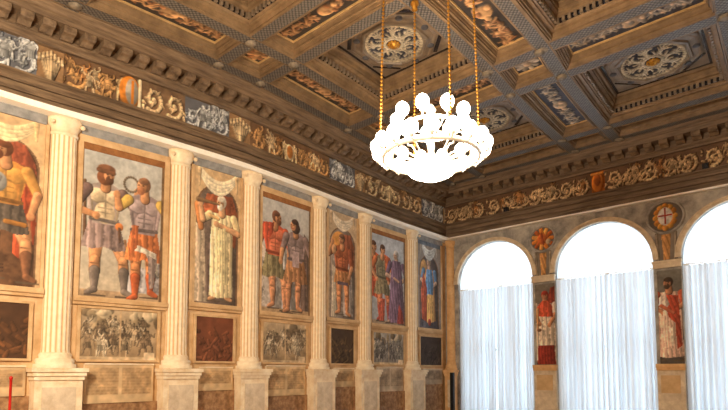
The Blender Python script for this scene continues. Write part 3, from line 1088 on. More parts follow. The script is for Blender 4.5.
# 4: youth with orange cloak
t = thing('fresco', 'fresco niche of a youth in orange tunic and brown-red cloak', 'fresco', (0, 12.25, H + 1.7), 'frescoes on the long wall')
u0, u1, z0, z1 = 11.6, 12.9, *NICHE_Z
cv = Canvas(u0, u1, z0, z1, .017, (196, 156, 110), 5)
niche_bg(cv, 12.25, .58, (128, 112, 98), z0, z1, 4.1, (190, 160, 124))
cv.ell(12.1, 4.1, .36, .42, (214, 140, 60), .2)
cv.poly([(12.2, 4.45), (12.6, 4.5), (12.78, 4.1), (12.76, 3.3), (12.5, 3.3), (12.3, 3.9)], (146, 78, 50), 3)
cv.poly([(12.3, 1.8), (12.72, 1.8), (12.66, 3.6), (12.4, 4.0), (12.3, 3.2)], (166, 152, 138), 3)
cv.poly([(11.74, 1.75), (12.02, 1.75), (11.95, 3.3), (11.8, 3.4)], (190, 170, 140), 3)
man(cv, 12.23, 1.78, 2.7, 1, hair=(112, 78, 56), look=-.6, torso=(172, 84, 44), chest=(178, 90, 48), skirt=(182, 116, 62), hem=.4, skw=.14,
    larm=((-.22, .72), (-.16, .88)), rarm=((.16, .6), (.12, .48)), sleeve=(160, 78, 44), feet=((-.05, .02), (.08, .0)), legs=(208, 128, 76))
cv.rect(12.02, 12.5, 2.8, 2.9, (96, 76, 82))
cv.ell(11.86, 3.9, .1, .16, (206, 150, 96))
swag(cv, 12.25, .5, 5.05, .45, (224, 204, 172), (196, 162, 122))
cv.age(.1)
cv.mesh('painting', 'fresco', t, 'L', .02); bay_extras(t, 4, False, u0, u1, z0, z1)

# 5: olive tunic and purple robe
t = thing('fresco', 'fresco of a man in olive tunic beside a white-haired man in purple robe', 'fresco', (0, 14.5, H + 1.7), 'frescoes on the long wall')
u0, u1, z0, z1 = 13.62, 15.47, 1.68, 4.9
cv = Canvas(u0, u1, z0, z1, .018, (176, 178, 180), 6)
cv.grad((156, 152, 146), (182, 186, 190))
cv.rect(u0, u1, z0, z0 + .14, (160, 132, 100))
man(cv, 13.72, 1.75, 2.85, 1, hair=(96, 60, 40), look=.8, torso=(200, 86, 44), skirt=(196, 80, 42), hem=.3, skw=.17, larm=None, rarm=((.15, .72), (.14, .6)), legs=(200, 100, 60))
man(cv, 14.2, 1.74, 2.8, 1, hair=(82, 54, 38), look=.5, torso=(132, 118, 84), chest=(140, 126, 90), skirt=(128, 112, 76), hem=.36, skw=.16,
    larm=((-.2, .66), (-.1, .54)), rarm=((.2, .64), (.12, .52)), sleeve=(206, 104, 50), feet=((-.04, .02), (.12, .0)), legs=(206, 112, 66), shoe=(172, 66, 46))
cv.poly([(14.3, 4.2), (14.62, 4.1), (14.6, 3.2), (14.4, 3.3)], (204, 92, 44), 2)
cv.poly([(14.05, 1.8), (14.3, 1.8), (14.34, 2.6), (14.1, 2.6)], (196, 84, 54), 2)
man(cv, 14.98, 1.74, 2.72, -1, hair=(186, 176, 164), look=.8, robe=(112, 84, 102), robew=.17, larm=((-.2, .64), (-.05, .54)), rarm=((.2, .64), (.06, .6)), sleeve=(112, 82, 100), skin=(206, 160, 126))
cv.poly([(14.62, 1.78), (15.34, 1.78), (15.3, 3.3), (15.2, 4.05), (14.75, 4.05), (14.62, 3.2)], (118, 88, 106), 5, .1)
cv.poly([(15.0, 1.76), (15.38, 1.76), (15.3, 2.2), (15.1, 2.5)], (158, 60, 48), 2)
cv.cap((14.85, 3.4), (15.1, 3.3), .05, .05, (202, 150, 116))
cv.rect(15.38, 15.47, z0, z1, (110, 88, 72))
cv.rect(u0, u0 + .05, z0, z1, (120, 100, 84))
cv.age(.1)
cv.mesh('painting', 'fresco', t, 'L', .02); bay_extras(t, 5, True, u0, u1, z0, z1)

# 6: blue cloaked figure
t = thing('fresco', 'fresco niche of a figure in blue bodice and orange robe under a white swag', 'fresco', (0, 17.0, H + 1.7), 'frescoes on the long wall')
u0, u1, z0, z1 = 16.22, 17.74, *NICHE_Z
cv = Canvas(u0, u1, z0, z1, .019, (160, 140, 118), 7)
niche_bg(cv, 16.97, .62, (86, 72, 66), z0, z1, 4.0, (138, 126, 116))
cv.ell(16.62, 3.9, .22, .5, (196, 140, 76), .2)
man(cv, 16.97, 1.78, 2.75, -1, hair=(176, 150, 124), look=.5, robe=(196, 134, 74), robew=.15, larm=((-.16, .64), (-.05, .56)), rarm=((.18, .66), (.08, .58)), sleeve=(90, 124, 156), skin=(208, 160, 124))
cv.poly([(16.78, 3.0), (17.2, 3.0), (17.25, 3.5), (17.15, 4.05), (16.82, 4.05), (16.72, 3.5)], (88, 124, 160), 3)
cv.poly([(16.5, 2.0), (16.8, 1.9), (16.82, 3.3), (16.6, 3.9), (16.45, 3.2)], (176, 74, 42), 3)
cv.poly([(16.8, 1.95), (17.3, 1.9), (17.2, 3.05), (16.85, 3.05)], (214, 156, 80), 4)
cv.poly([(16.35, 1.72), (17.6, 1.72), (17.5, 2.05), (16.9, 1.9), (16.4, 2.1)], (74, 70, 76), 2)
cv.ell(16.97, 1.95, .1, .14, (168, 60, 42))
swag(cv, 16.97, .5, 5.05, .6, (206, 206, 200), (170, 160, 148))
cv.rect(u0, u1, 4.98, z1, (98, 108, 122))
cv.age(.1)
cv.mesh('painting', 'fresco', t, 'L', .02); bay_extras(t, 6, False, u0, u1, z0, z1)

# lower panels: pale battle pieces under the wide bays, dark panels under the niches, inscriptions below them
def frame4(mb, u0, u1, z0, z1, wu, wz, d):
    """one connected picture frame on the long wall"""
    o = [(u0 - wu, z0 - wz), (u1 + wu, z0 - wz), (u1 + wu, z1 + wz), (u0 - wu, z1 + wz)]
    n_ = [(u0, z0), (u1, z0), (u1, z1), (u0, z1)]
    vs = [(p, u, z) for p in (0, d) for ring in (o, n_) for u, z in ring]
    fs = []
    for k in range(4):
        j = (k + 1) % 4
        fs += [(8 + k, 8 + j, 12 + j, 12 + k), (k, j, 8 + j, 8 + k), (4 + k, 4 + j, 12 + j, 12 + k)]
    mb.add(vs, fs)


WHO = ['the cuirassed soldier', 'the two men with a ring', 'the bearded horn blower', 'the red-cuirassed pair', 'the orange-cloaked youth', 'the purple-robed man', 'the blue-bodiced figure']
DK = {0: ((74, 44, 24), (150, 84, 36)), 2: ((108, 54, 30), (140, 78, 44)), 4: ((66, 46, 30), (120, 86, 44)), 6: ((58, 46, 42), (76, 60, 50))}
for i in range(7):
    c0, c1 = COLS[i] + .27, (COLS[i + 1] - .27 if i < 6 else 17.98)
    wide = i in (1, 3, 5)
    a, b_ = (c0 + .18, c1 - .22) if wide else (c0 + .24, c1 - .24)
    a = max(a, 2.4)
    t = thing('battle_painting' if wide else 'dark_painting', ('pale grey-brown battle painting in two scenes below ' if wide else ('red-brown' if i == 2 else 'very dark') + ' rectangular painted panel below ') + WHO[i],
              'painting', (0, (a + b_) / 2, H + .27), 'battle paintings on the long wall' if wide else 'dark painted panels on the long wall')
    z0, z1 = .27, 1.37
    cv = Canvas(a, b_, z0, z1, .018, (176, 146, 108) if wide else DK[i][0], 20 + i)
    if wide:
        m_ = (a + b_) / 2
        tn = [(206, 182, 146), (182, 154, 116), (140, 114, 84), (112, 90, 66)] if i < 5 else [(176, 164, 146), (150, 138, 122), (112, 102, 92)]
        cv.grad((150, 120, 84), (188, 160, 122)) if i < 5 else cv.grad((128, 116, 102), (160, 150, 136))
        for _ in range(26):
            x_ = cv.rs.uniform(a, b_); y_ = cv.rs.uniform(.75, z1)
            cv.ell(x_, y_, cv.rs.uniform(.05, .16), cv.rs.uniform(.04, .2), [(120, 98, 70), (150, 126, 92), (196, 172, 134)][cv.rs.randint(3)], .3)
        crowd(cv, 34, .52, tn, i)
        cv.rect(m_ - .015, m_ + .015, z0, z1, (190, 154, 110))
        cv.rect(a, b_, z0, z0 + .07, (196, 166, 124))
        cv.rect(b_ - .3, b_ - .05, z0, z0 + .18, (208, 180, 140))
    else:
        for _ in range(40):
            x_ = cv.rs.uniform(a, b_); y_ = cv.rs.uniform(z0, z1 - .35)
            cv.cap((x_, y_), (x_ + cv.rs.uniform(-.2, .2), y_ + cv.rs.uniform(-.2, .25)), .05, .03, tuple(np.array(DK[i][0]) * .55 + np.array(DK[i][1]) * cv.rs.uniform(.2, .55)), .4)
    cv.age(.2)
    cv.mesh('painting', 'fresco', t, 'L', .02)
    mb = MB()
    frame4(mb, a, b_, H + z0, H + z1, .07, .05, .05)
    mb.build('frame', 'plaster', t)
    # inscription
    z0, z1 = (-.66, .16) if wide else (-.46, .1)
    t = thing('inscription_tablet', ('wide tan' if wide else 'narrow pale') + ' faded inscription tablet on the wall below ' + WHO[i], 'tablet', (0, (a + b_) / 2, H + z0), 'faded inscriptions on the long wall')
    aa, bb = (a + .1, b_ - .08) if wide else (a + .08, b_ - .02)
    cv = Canvas(aa, bb, z0, z1, .018, (206, 170, 122) if i < 5 else (182, 158, 128), 70 + i)
    cells = [(aa + .05, (aa + bb) / 2 - .03), ((aa + bb) / 2 + .03, bb - .05)] if wide else [(aa + .05, bb - .05)]
    for (p, q) in cells:
        cv.rect(p, q, z0 + .17, z1 - .06, (182, 144, 98) if i < 5 else (160, 136, 108))
        for r_ in range(8 if wide else 6):
            zz = z0 + .2 + r_ * (z1 - z0 - .3) / (8 if wide else 6)
            x_ = p + .03
            while x_ < q - .06:
                l = cv.rs.uniform(.03, .1)
                cv.cap((x_, zz), (min(q - .02, x_ + l), zz), .008, .008, (160, 122, 80) if i < 5 else (140, 116, 90), 0)
                x_ += l + .04
    cv.age(.2)
    cv.mesh('painted_face', 'fresco', t, 'L', .07)
    mb = MB(); mb.box(0, .069, aa, bb, H + z0, H + z1); mb.box(.06, .09, aa, bb, H + z1, H + z1 + .03); mb.build('slab', 'column_paint', t)
    # dado marble
    t = tag(MB.build((lambda m_: (m_.box(0, .04, max(.5, COLS[i] + .445), (COLS[i + 1] - .445) if i < 6 else 17.8, .31, H + z0 - .002), m_)[1])(MB()), 'marble_dado', 'marble_brown'),
            'brown marbled dado at the foot of the wall below ' + WHO[i], 'dado', 'marbled dado fields on the long wall')

# ---- window wall: archivolts, imposts, medallions, standing figures
for i, (a, b_) in enumerate(WIN[:3]):
    cx, r = (a + b_) / 2, (b_ - a) / 2
    mb = MB()
    prof = [(r - .0, 0), (r, .06), (r + .03, .07), (r + .12, .06), (r + .14, .085), (r + .17, .085), (r + .17, 0)]
    vs, fs = [], []
    n = len(prof)
    for k in range(NA + 1):
        t_ = math.pi * k / NA
        for rr, d in prof:
            vs.append((cx - rr * math.cos(t_), BACK - d, H + ARCH_S + rr * math.sin(t_) * (1 if rr < r + .1 else .985)))
    for k in range(NA):
        for j in range(n - 1):
            fs.append((k * n + j, k * n + j + 1, (k + 1) * n + j + 1, (k + 1) * n + j))
    mb.add(vs, fs)
    tag(mb.build('arch_moulding', 'pale_stone'), 'pale stone arch moulding around the ' + ['arched window next to the frescoed wall', 'middle arched window', 'arched window cut by the photo edge'][i], 'arch', 'stone arch mouldings over the windows')

PIERS = [(3.65, 4.47), (7.52, 8.29)]
PW = ['between the first and second arched windows', 'between the second and third arched windows']
for i, (a, b_) in enumerate(PIERS):
    c = (a + b_) / 2
    mb = MB(); mb.box(a, b_, BACK - .1, BACK, H + 3.23, H + 3.39); mb.box(a - .02, b_ + .02, BACK - .13, BACK, H + 3.39, H + 3.46)
    tag(mb.build('impost_block', 'pale_stone'), 'pale stone impost block on the pier ' + PW[i], 'impost', 'imposts between the windows')
    # spandrel drop below the medallion
    cv = Canvas(c - .3, c + .3, 3.48, 4.36, .02, (120, 106, 92), 200 + i)
    cv.poly([(c - .13, 4.3), (c + .13, 4.3), (c + .08, 3.5), (c - .08, 3.5)], (206, 138, 72), 2, .3)
    cv.cap((c - .22, 3.5), (c - .26, 4.3), .03, .03, (150, 130, 108)); cv.cap((c + .22, 3.5), (c + .26, 4.3), .03, .03, (150, 130, 108))
    cv.age(.15)
    tag(cv.mesh('painted_drop', 'fresco', None, 'B', .02), 'orange painted drop ornament below the medallion ' + PW[i], 'painting')
    # medallion
    mz = 4.80 if i == 0 else 4.84
    mr = .45 if i == 0 else .5
    t = thing('medallion', ['round painted medallion with an orange floral emblem between the first two arched windows', 'round medallion with a red cross on white shield between arched windows'][i], 'medallion', (c, BACK, H + mz), 'round medallions between the windows')
    cv = Canvas(c - mr, c + mr, mz - mr, mz + mr, .016, (96, 86, 78), 300 + i)
    if i == 0:
        for k in range(11):
            a_ = k * .571
            cv.cap((c, mz), (c + .36 * math.cos(a_), mz + .36 * math.sin(a_)), .1, .07, [(222, 120, 38), (196, 84, 28), (232, 150, 60)][k % 3], .4)
        cv.ell(c - .02, mz, .17, .2, (206, 92, 34), .4)
        cv.cap((c - .04, mz + .2), (c + .03, mz - .2), .04, .03, (150, 58, 26), .3)
        cv.ell(c + .2, mz - .12, .09, .1, (176, 150, 110), .3)
    else:
        for k in range(12):
            a_ = k * .5236
            cv.ell(c + .24 * math.cos(a_), mz + .33 * math.sin(a_), .1, .1, [(226, 150, 52), (206, 122, 40)][k % 2], .4)
        cv.ell(c, mz + .02, .2, .28, (222, 214, 204), .12)
        cv.rect(c - .028, c + .028, mz - .24, mz + .28, (160, 44, 36)); cv.rect(c - .19, c + .19, mz + .02, mz + .075, (160, 44, 36))
        cv.ell(c, mz - .36, .09, .08, (222, 140, 50), .4)
    d = np.hypot(cv.U - c, cv.V - mz)
    cv.a[d > mr * .9] = np.array((104, 94, 84)) / 255.
    cv.V = mz + (cv.V - mz); 
    sq = np.maximum(np.abs(cv.U - c), np.abs(cv.V - mz)) / np.maximum(d, 1e-6)
    cv.U = c + (cv.U - c) * sq * .97; cv.V = mz + (cv.V - mz) * sq * .97
    # resample the paint for the round outline
    ix = np.clip(((cv.U - (c - mr)) / (2 * mr) * (cv.nx - 1)).round().astype(int), 0, cv.nx - 1)
    iy = np.clip(((cv.V - (mz - mr)) / (2 * mr) * (cv.ny - 1)).round().astype(int), 0, cv.ny - 1)
    cv.a = cv.a[iy, ix]
    cv.mesh('painted_disc', 'fresco', t, 'B', .03)
    mb = MB()
    vs, fs = [], []
    pf = [(mr * .93, .03), (mr * .95, .075), (mr, .09), (mr * 1.05, .075), (mr * 1.08, .0)]
    for k in range(36):
        q = 2 * math.pi * k / 36
        for rr, dd in pf:
            vs.append((c + rr * math.cos(q), BACK - dd, H + mz + rr * math.sin(q)))
    for k in range(36):
        for j in range(4):
            fs.append((k * 5 + j, k * 5 + j + 1, ((k + 1) % 36) * 5 + j + 1, ((k + 1) % 36) * 5 + j))
    mb.add(vs, fs); mb.build('rim', 'wall_stone', t, True)
    # standing figure
    t = thing('fresco', ['narrow fresco of a figure in red cape and white gown between windows', 'narrow fresco of a dark-bearded man in red mantle and pale skirt'][i], 'fresco', (c, BACK, H + .25), 'narrow frescoes on the window piers')
    cv = Canvas(a + .1, b_ - .02, .25, 3.16, .016, (96, 88, 78), 400 + i)
    if i == 0:
        cv.grad((120, 96, 74), (112, 102, 90))
        cv.poly([(c + .1, 2.5), (c + .38, 2.3), (c + .38, 3.05), (c + .22, 3.0)], (150, 52, 34), 2)
        cv.poly([(c - .26, .28), (c + .38, .28), (c + .34, 1.0), (c - .26, 1.0)], (132, 34, 22), 6)
        man(cv, c + .03, .3, 2.62, 1, hair=(166, 44, 30), look=-.2, robe=(214, 188, 162), robew=.17, larm=((-.13, .66), (-.08, .54)), rarm=((.13, .66), (.05, .52)), sleeve=(206, 182, 160), skin=(196, 124, 84))
        cv.poly([(c - .27, .28), (c + .36, .28), (c + .33, .95), (c - .26, .95)], (138, 36, 24), 6)
        cv.poly([(c - .28, 2.0), (c + .3, 1.95), (c + .28, 2.35), (c + .1, 2.55), (c - .08, 2.55), (c - .26, 2.35)], (206, 74, 44), 3)
        cv.cap((c - .25, 2.25), (c - .25, 1.55), .05, .03, (224, 160, 100)); cv.ell(c - .2, 1.5, .08, .06, (126, 82, 56))
    else:
        cv.grad((74, 66, 60), (112, 106, 96))
        man(cv, c + .02, .35, 2.6, -1, hair=(58, 42, 32), beard=(74, 52, 38), look=.5, robe=(222, 176, 150), robew=.13, larm=((-.14, .66), (-.03, .58)), rarm=((.15, .66), (.06, .56)), sleeve=(196, 84, 54), skin=(192, 120, 80), legs=(90, 74, 62))
        cv.poly([(c - .22, .75), (c + .26, .7), (c + .22, 1.9), (c - .16, 1.9)], (226, 180, 154), 6)
        cv.poly([(c - .12, 2.4), (c + .26, 2.35), (c + .32, .8), (c + .18, .7), (c + .16, 1.5), (c - .02, 1.7)], (190, 66, 40), 4, .3)
        cv.poly([(c + .0, 1.35), (c + .12, 1.4), (c + .1, .82), (c + .03, .8)], (234, 206, 180), 2)
        cv.poly([(c - .26, 2.3), (c - .1, 2.5), (c + .02, 2.1), (c - .1, 1.9), (c - .26, 2.0)], (226, 196, 176), 2)
        cv.cap((c - .2, 2.05), (c + .12, 1.82), .06, .045, (196, 96, 62))
    cv.age(.12)
    cv.mesh('painting', 'fresco', t, 'B', .02)
    mb = MB(); mb.box(a + .02, a + .1, BACK - .05, BACK, H + .25, H + 3.2); mb.box(b_ - .02, b_, BACK - .05, BACK, H + .25, H + 3.2); mb.box(a + .1, b_ - .02, BACK - .05, BACK, H + 3.16, H + 3.22)
    mb.build('frame', 'wall_stone', t)
    # dado of the pier
    t = thing('pier_dado', 'tan stone dado at the foot of the pier ' + PW[i], 'dado', (c, BACK, 0), 'stone dados between the windows')
    mb = MB(); mb.box(a + .02, b_ - .02, BACK - .1, BACK, 0, H + .05); mb.build('block', 'pale_stone', t)
    mb = MB(); mb.box(a, b_, BACK - .17, BACK, H + .13, H + .25); mb.box(a + .01, b_ - .01, BACK - .14, BACK, H + .05, H + .13); mb.build('ledge', 'pilaster_tan', t)
    mb = MB(); mb.box(a + .12, b_ - .14, BACK - .125, BACK - .1, H - .62, H - .1); mb.build('carved_panel', 'plaster', t)

# ---- curtains
CN = ['the arched window next to the frescoed wall', 'the middle arched window', 'the window cut by the photo edge']
for i, (a, b_) in enumerate(WIN[:3]):
    cx, r = (a + b_) / 2, (b_ - a) / 2
    t = thing('curtain_rail', 'thin pale curtain rail across ' + CN[i], 'curtain rail', (cx, BACK + .12, H + RAIL), 'curtain rails')
    mb = MB(); mb.tube([(a + .01, BACK + .12, H + RAIL), (b_ - .01, BACK + .12, H + RAIL)], .022); mb.build('rod', 'plaster_white', t)
    for k in range(15):
        x = a + .1 + k * (b_ - a - .2) / 14
        mb = MB(); mb.tube([(x, BACK + .12, H + RAIL + .05), (x, BACK + .12, H + RAIL - .02)], .012, 6)
        mb.build('hook', 'pale_stone', t)
    for half in (0, 1):
        x0, x1 = (a + .0, cx + .005) if half == 0 else (cx + .01, b_ - .0)
        rs = random.Random(i * 10 + half)
        nx, nz = 150, 14
        ph = [rs.uniform(0, 6.28) for _ in range(4)]
        mb = MB()
        vs = []
        for kz in range(nz + 1):
            z = .03 + (H + RAIL - .03 - .03) * kz / nz
            tz = kz / nz
            for kx in range(nx + 1):
                s_ = kx / nx
                w_ = (x1 - x0)
                amp = .04 + .035 * (1 - tz)
                y = amp * math.sin(s_ * 62 + ph[0] + 1.4 * math.sin(s_ * 9 + ph[1])) + .4 * amp * math.sin(s_ * 113 + ph[2] + (1 - tz) * .8) + .02 * math.sin(s_ * 17 + ph[3]) * (1 - tz)
                x = x0 + w_ * s_ + .012 * math.sin(s_ * 62 + ph[0] + 1.57)
                if (i < 2):
                    x += (.02 if half else -.015) * (1 - tz) * (s_ if half else 1 - s_)
                vs.append((x, BACK + .12 + y, z))
        fs = [(k * (nx + 1) + j, k * (nx + 1) + j + 1, (k + 1) * (nx + 1) + j + 1, (k + 1) * (nx + 1) + j) for k in range(nz) for j in range(nx)]
        mb.add(vs, fs)
        tag(mb.build('curtain', 'sheer_curtain', smooth=True), ('sheer white curtain half nearer the frescoes, ' if half == 0 else 'sheer white curtain half farther from the frescoes, ') + 'on ' + CN[i].replace('the arched window next to the frescoed wall', 'the first arched window'), 'curtain', 'sheer curtains at the arched windows')
    # sheer shade filling the arched head
    mb = MB()
    nx = 48
    vs, fs = [], []
    for kx in range(nx + 1):
        x = a + .01 + (b_ - a - .02) * kx / nx
        top = ARCH_S + math.sqrt(max(0, (r - .01) ** 2 - (x - cx) ** 2))
        for kz in range(9):
            z = H + RAIL + .03 + (top - RAIL - .03) * kz / 8
            vs.append((x, BACK + .14 + .012 * math.sin(kx * 1.9), z))
    for kx in range(nx):
        for kz in range(8):
            q = kx * 9 + kz
            fs.append((q, q + 9, q + 10, q + 1))
    mb.add(vs, fs)
    tag(mb.build('arched_shade', 'sheer_shade', smooth=True), 'glowing white shade in the head of ' + CN[i], 'shade', 'shades in the window heads')

# ---- coffered ceiling
LX = [.92, 2.20, 5.60, 6.95, 10.33, 11.62, 15.0, 16.3]
RY = [17.30, 16.25, 12.80, 11.54, 8.28, 7.03, 3.78, 2.53]
BW = .165
XN = ['first', 'second', 'third', 'fourth', 'fifth']


def node_boss(x, y, parent):
    mb = MB()
    mb.lathe([(.12, .0), (.13, -.015), (.1, -.03), (.105, -.035), (.05, -.05), (.01, -.055)], (x, y, ZC - .02), 14)
    return mb.build('boss', 'pale_carving', parent, True)


for i in range(5):
    x = LX[i]
    y0, y1 = RY[-1] - .14, 17.4
    mb = MB(); mb.sweep([(x - BW, ZC - .015), (x - BW, ZC + .1), (x + BW, ZC + .1), (x + BW, ZC - .015), (x + BW - .02, ZC - .015), (x + BW - .025, ZC), (x - BW + .025, ZC), (x - BW + .02, ZC - .015)], ystations(y0, y1, .5), 'y')
    o = tag(mb.build('ceiling_beam', 'gilt_wood'), 'carved ceiling beam, %s from the frescoed wall, running towards the window wall' % XN[i], 'beam', 'ceiling beams running towards the windows')
    mb = MB(); mb.sweep([(x - BW + .025, ZC - .012), (x + BW - .025, ZC - .012), (x + BW - .025, ZC - .002), (x - BW + .025, ZC - .002)], ystations(y0, y1, .5), 'y')
    mb.build('carved_band', 'carved_lattice', o)
    for y in RY:
        if in_frame(warp_arr([(x, y, ZC)]), 3):
            node_boss(x, y, o)
YN = ['at the cornice', 'first', 'second', 'third', 'fourth', 'fifth', 'sixth', 'seventh']
for k, y in enumerate(RY):
    segs = [(LX[i] + BW, LX[i + 1] - BW) for i in range(4)] + [(.70, LX[0] - BW)]
    segs = [q for q in segs if in_frame(warp_arr([(q[0], y, ZC), (q[1], y, ZC)]), 4)]
    if not segs:
        continue
    o = thing('cross_beam', 'carved cross beam of the ceiling, %s in from the window wall cornice' % ('first second third fourth fifth sixth seventh eighth'.split()[k]), 'beam', (6, y, ZC), 'ceiling cross beams')
    for (a, b_) in segs:
        mb = MB(); mb.sweep([(y - BW, ZC - .012), (y - BW, ZC + .1), (y + BW, ZC + .1), (y + BW, ZC - .012), (y + BW - .02, ZC - .012), (y + BW - .025, ZC + .002), (y - BW + .025, ZC + .002), (y - BW + .02, ZC - .012)], [a, b_], 'x')
        mb.build('beam_segment', 'gilt_wood', o)
        mb = MB(); mb.box(a, b_, y - BW + .025, y + BW - .025, ZC - .01, ZC); mb.build('carved_band', 'carved_lattice', o)


def painted_panel(parent, x0, x1, y0, y1, z, seed, pal):
    cv = Canvas(x0, x1, y0, y1, .024, pal[0], seed)
    rs = random.Random(seed)
    w, l = x1 - x0, y1 - y0
    horiz = w > l
    if max(w, l) < 1.0:
        for k in range(9):
            a = k * .7
            cv.cap(((x0 + x1) / 2, (y0 + y1) / 2), ((x0 + x1) / 2 + w * .4 * math.cos(a), (y0 + y1) / 2 + l * .4 * math.sin(a)), .05, .07, pal[1 + k % 2], .4, 1)
        cv.ell((x0 + x1) / 2, (y0 + y1) / 2, w * .16, l * .16, pal[3], .4, 1.2)
    else:
        L, W = max(w, l), min(w, l)
        cx, cy = (x0 + x1) / 2, (y0 + y1) / 2
        T = (lambda p, q: (cx + p, cy + q)) if horiz else (lambda p, q: (cx + q, cy + p))
        for sg in (-1, 1):
            n = 5
            for k in range(n):
                p = sg * (L * .12 + (k + .5) * (L * .37) / n)
                sd = 1 if k % 2 else -1
                q0 = W * .12 * sd
                for j in range(7):
                    a = j * .9 + rs.random() * .5
                    rr = W * rs.uniform(.2, .34)
                    f_ = rs.uniform(.75, 1.05)
                    cv.cap(T(p + rr * .35 * math.cos(a), q0 + rr * .35 * math.sin(a)), T(p + rr * 1.05 * math.cos(a + .5), q0 * .4 + rr * math.sin(a + .5)), W * .06, W * .05,
                           tuple(c_ * f_ for c_ in pal[1 + (j + k) % 2]), .4, 1)
                cv.ell(*T(p, q0), W * .1, W * .1, pal[3], .4, 1.2)
                cv.cap(T(p - sg * L * .035, -q0 * 1.8), T(p + sg * L * .03, q0 * 1.6), W * .045, W * .04, pal[1], .4, 1)
        cv.ell(cx, cy, *((L * .08, W * .3) if horiz else (W * .3, L * .08)), pal[3], .35, 1.3)
        for _ in range(7):
            cv.ell(*T(rs.uniform(-.1, .1) * L, rs.uniform(-.25, .25) * W), W * .12, W * .13, pal[1 + rs.randrange(3)], .4, 1.4)
    cv.age(.15)
    return cv.mesh('painted_panel', 'ceiling_paint', parent, 'C', z, .02)


WARM = [(62, 54, 48), (196, 146, 98), (160, 108, 70), (206, 158, 108)]
COOL = [(66, 66, 76), (186, 168, 146), (150, 136, 122), (204, 170, 134)]
STRIP = [(BW, .0), (.185, .0), (.19, .05), (.205, .05), (.21, .02), (.225, .02), (.23, .09), (.265, .10), (.27, .15), (.285, .15), (.288, .12), (.30, .12), (.305, .19), (.33, .20), (.335, .25), (.38, .26)]


def strip_cell(i, k, label):
    x0, x1, y1, y0 = LX[i], LX[i + 1], RY[k], RY[k + 1]
    crn = warp_arr([(x, y, ZC) for x in (x0 + .2, x1 - .2) for y in (y0 + .2, y1 - .2)])
    if not in_frame(crn, 0):
        return
    t = thing('ceiling_painting', label, 'ceiling panel', ((x0 + x1) / 2, (y0 + y1) / 2, ZC + .15), 'painted ceiling panels')
    mb = MB(); mb.rings(STRIP, x0, x1, y0, y1, ZC, sub=5); mb.build('frame', 'gilt_wood', t)
    ow = min(.365, (x1 - x0) * .36, (y1 - y0) * .36)
    mb = MB(); mb.rings([(ow - .03, .25), (ow - .03, .215), (ow, .215), (ow, .25)], x0, x1, y0, y1, ZC, sub=5); mb.build('fillet', 'gilt_edge', t)
    painted_panel(t, x0 + ow, x1 - ow, y0 + ow, y1 - ow, ZC + .25, i * 17 + k * 5 + 3, WARM if i < 2 or k > 2 else COOL)


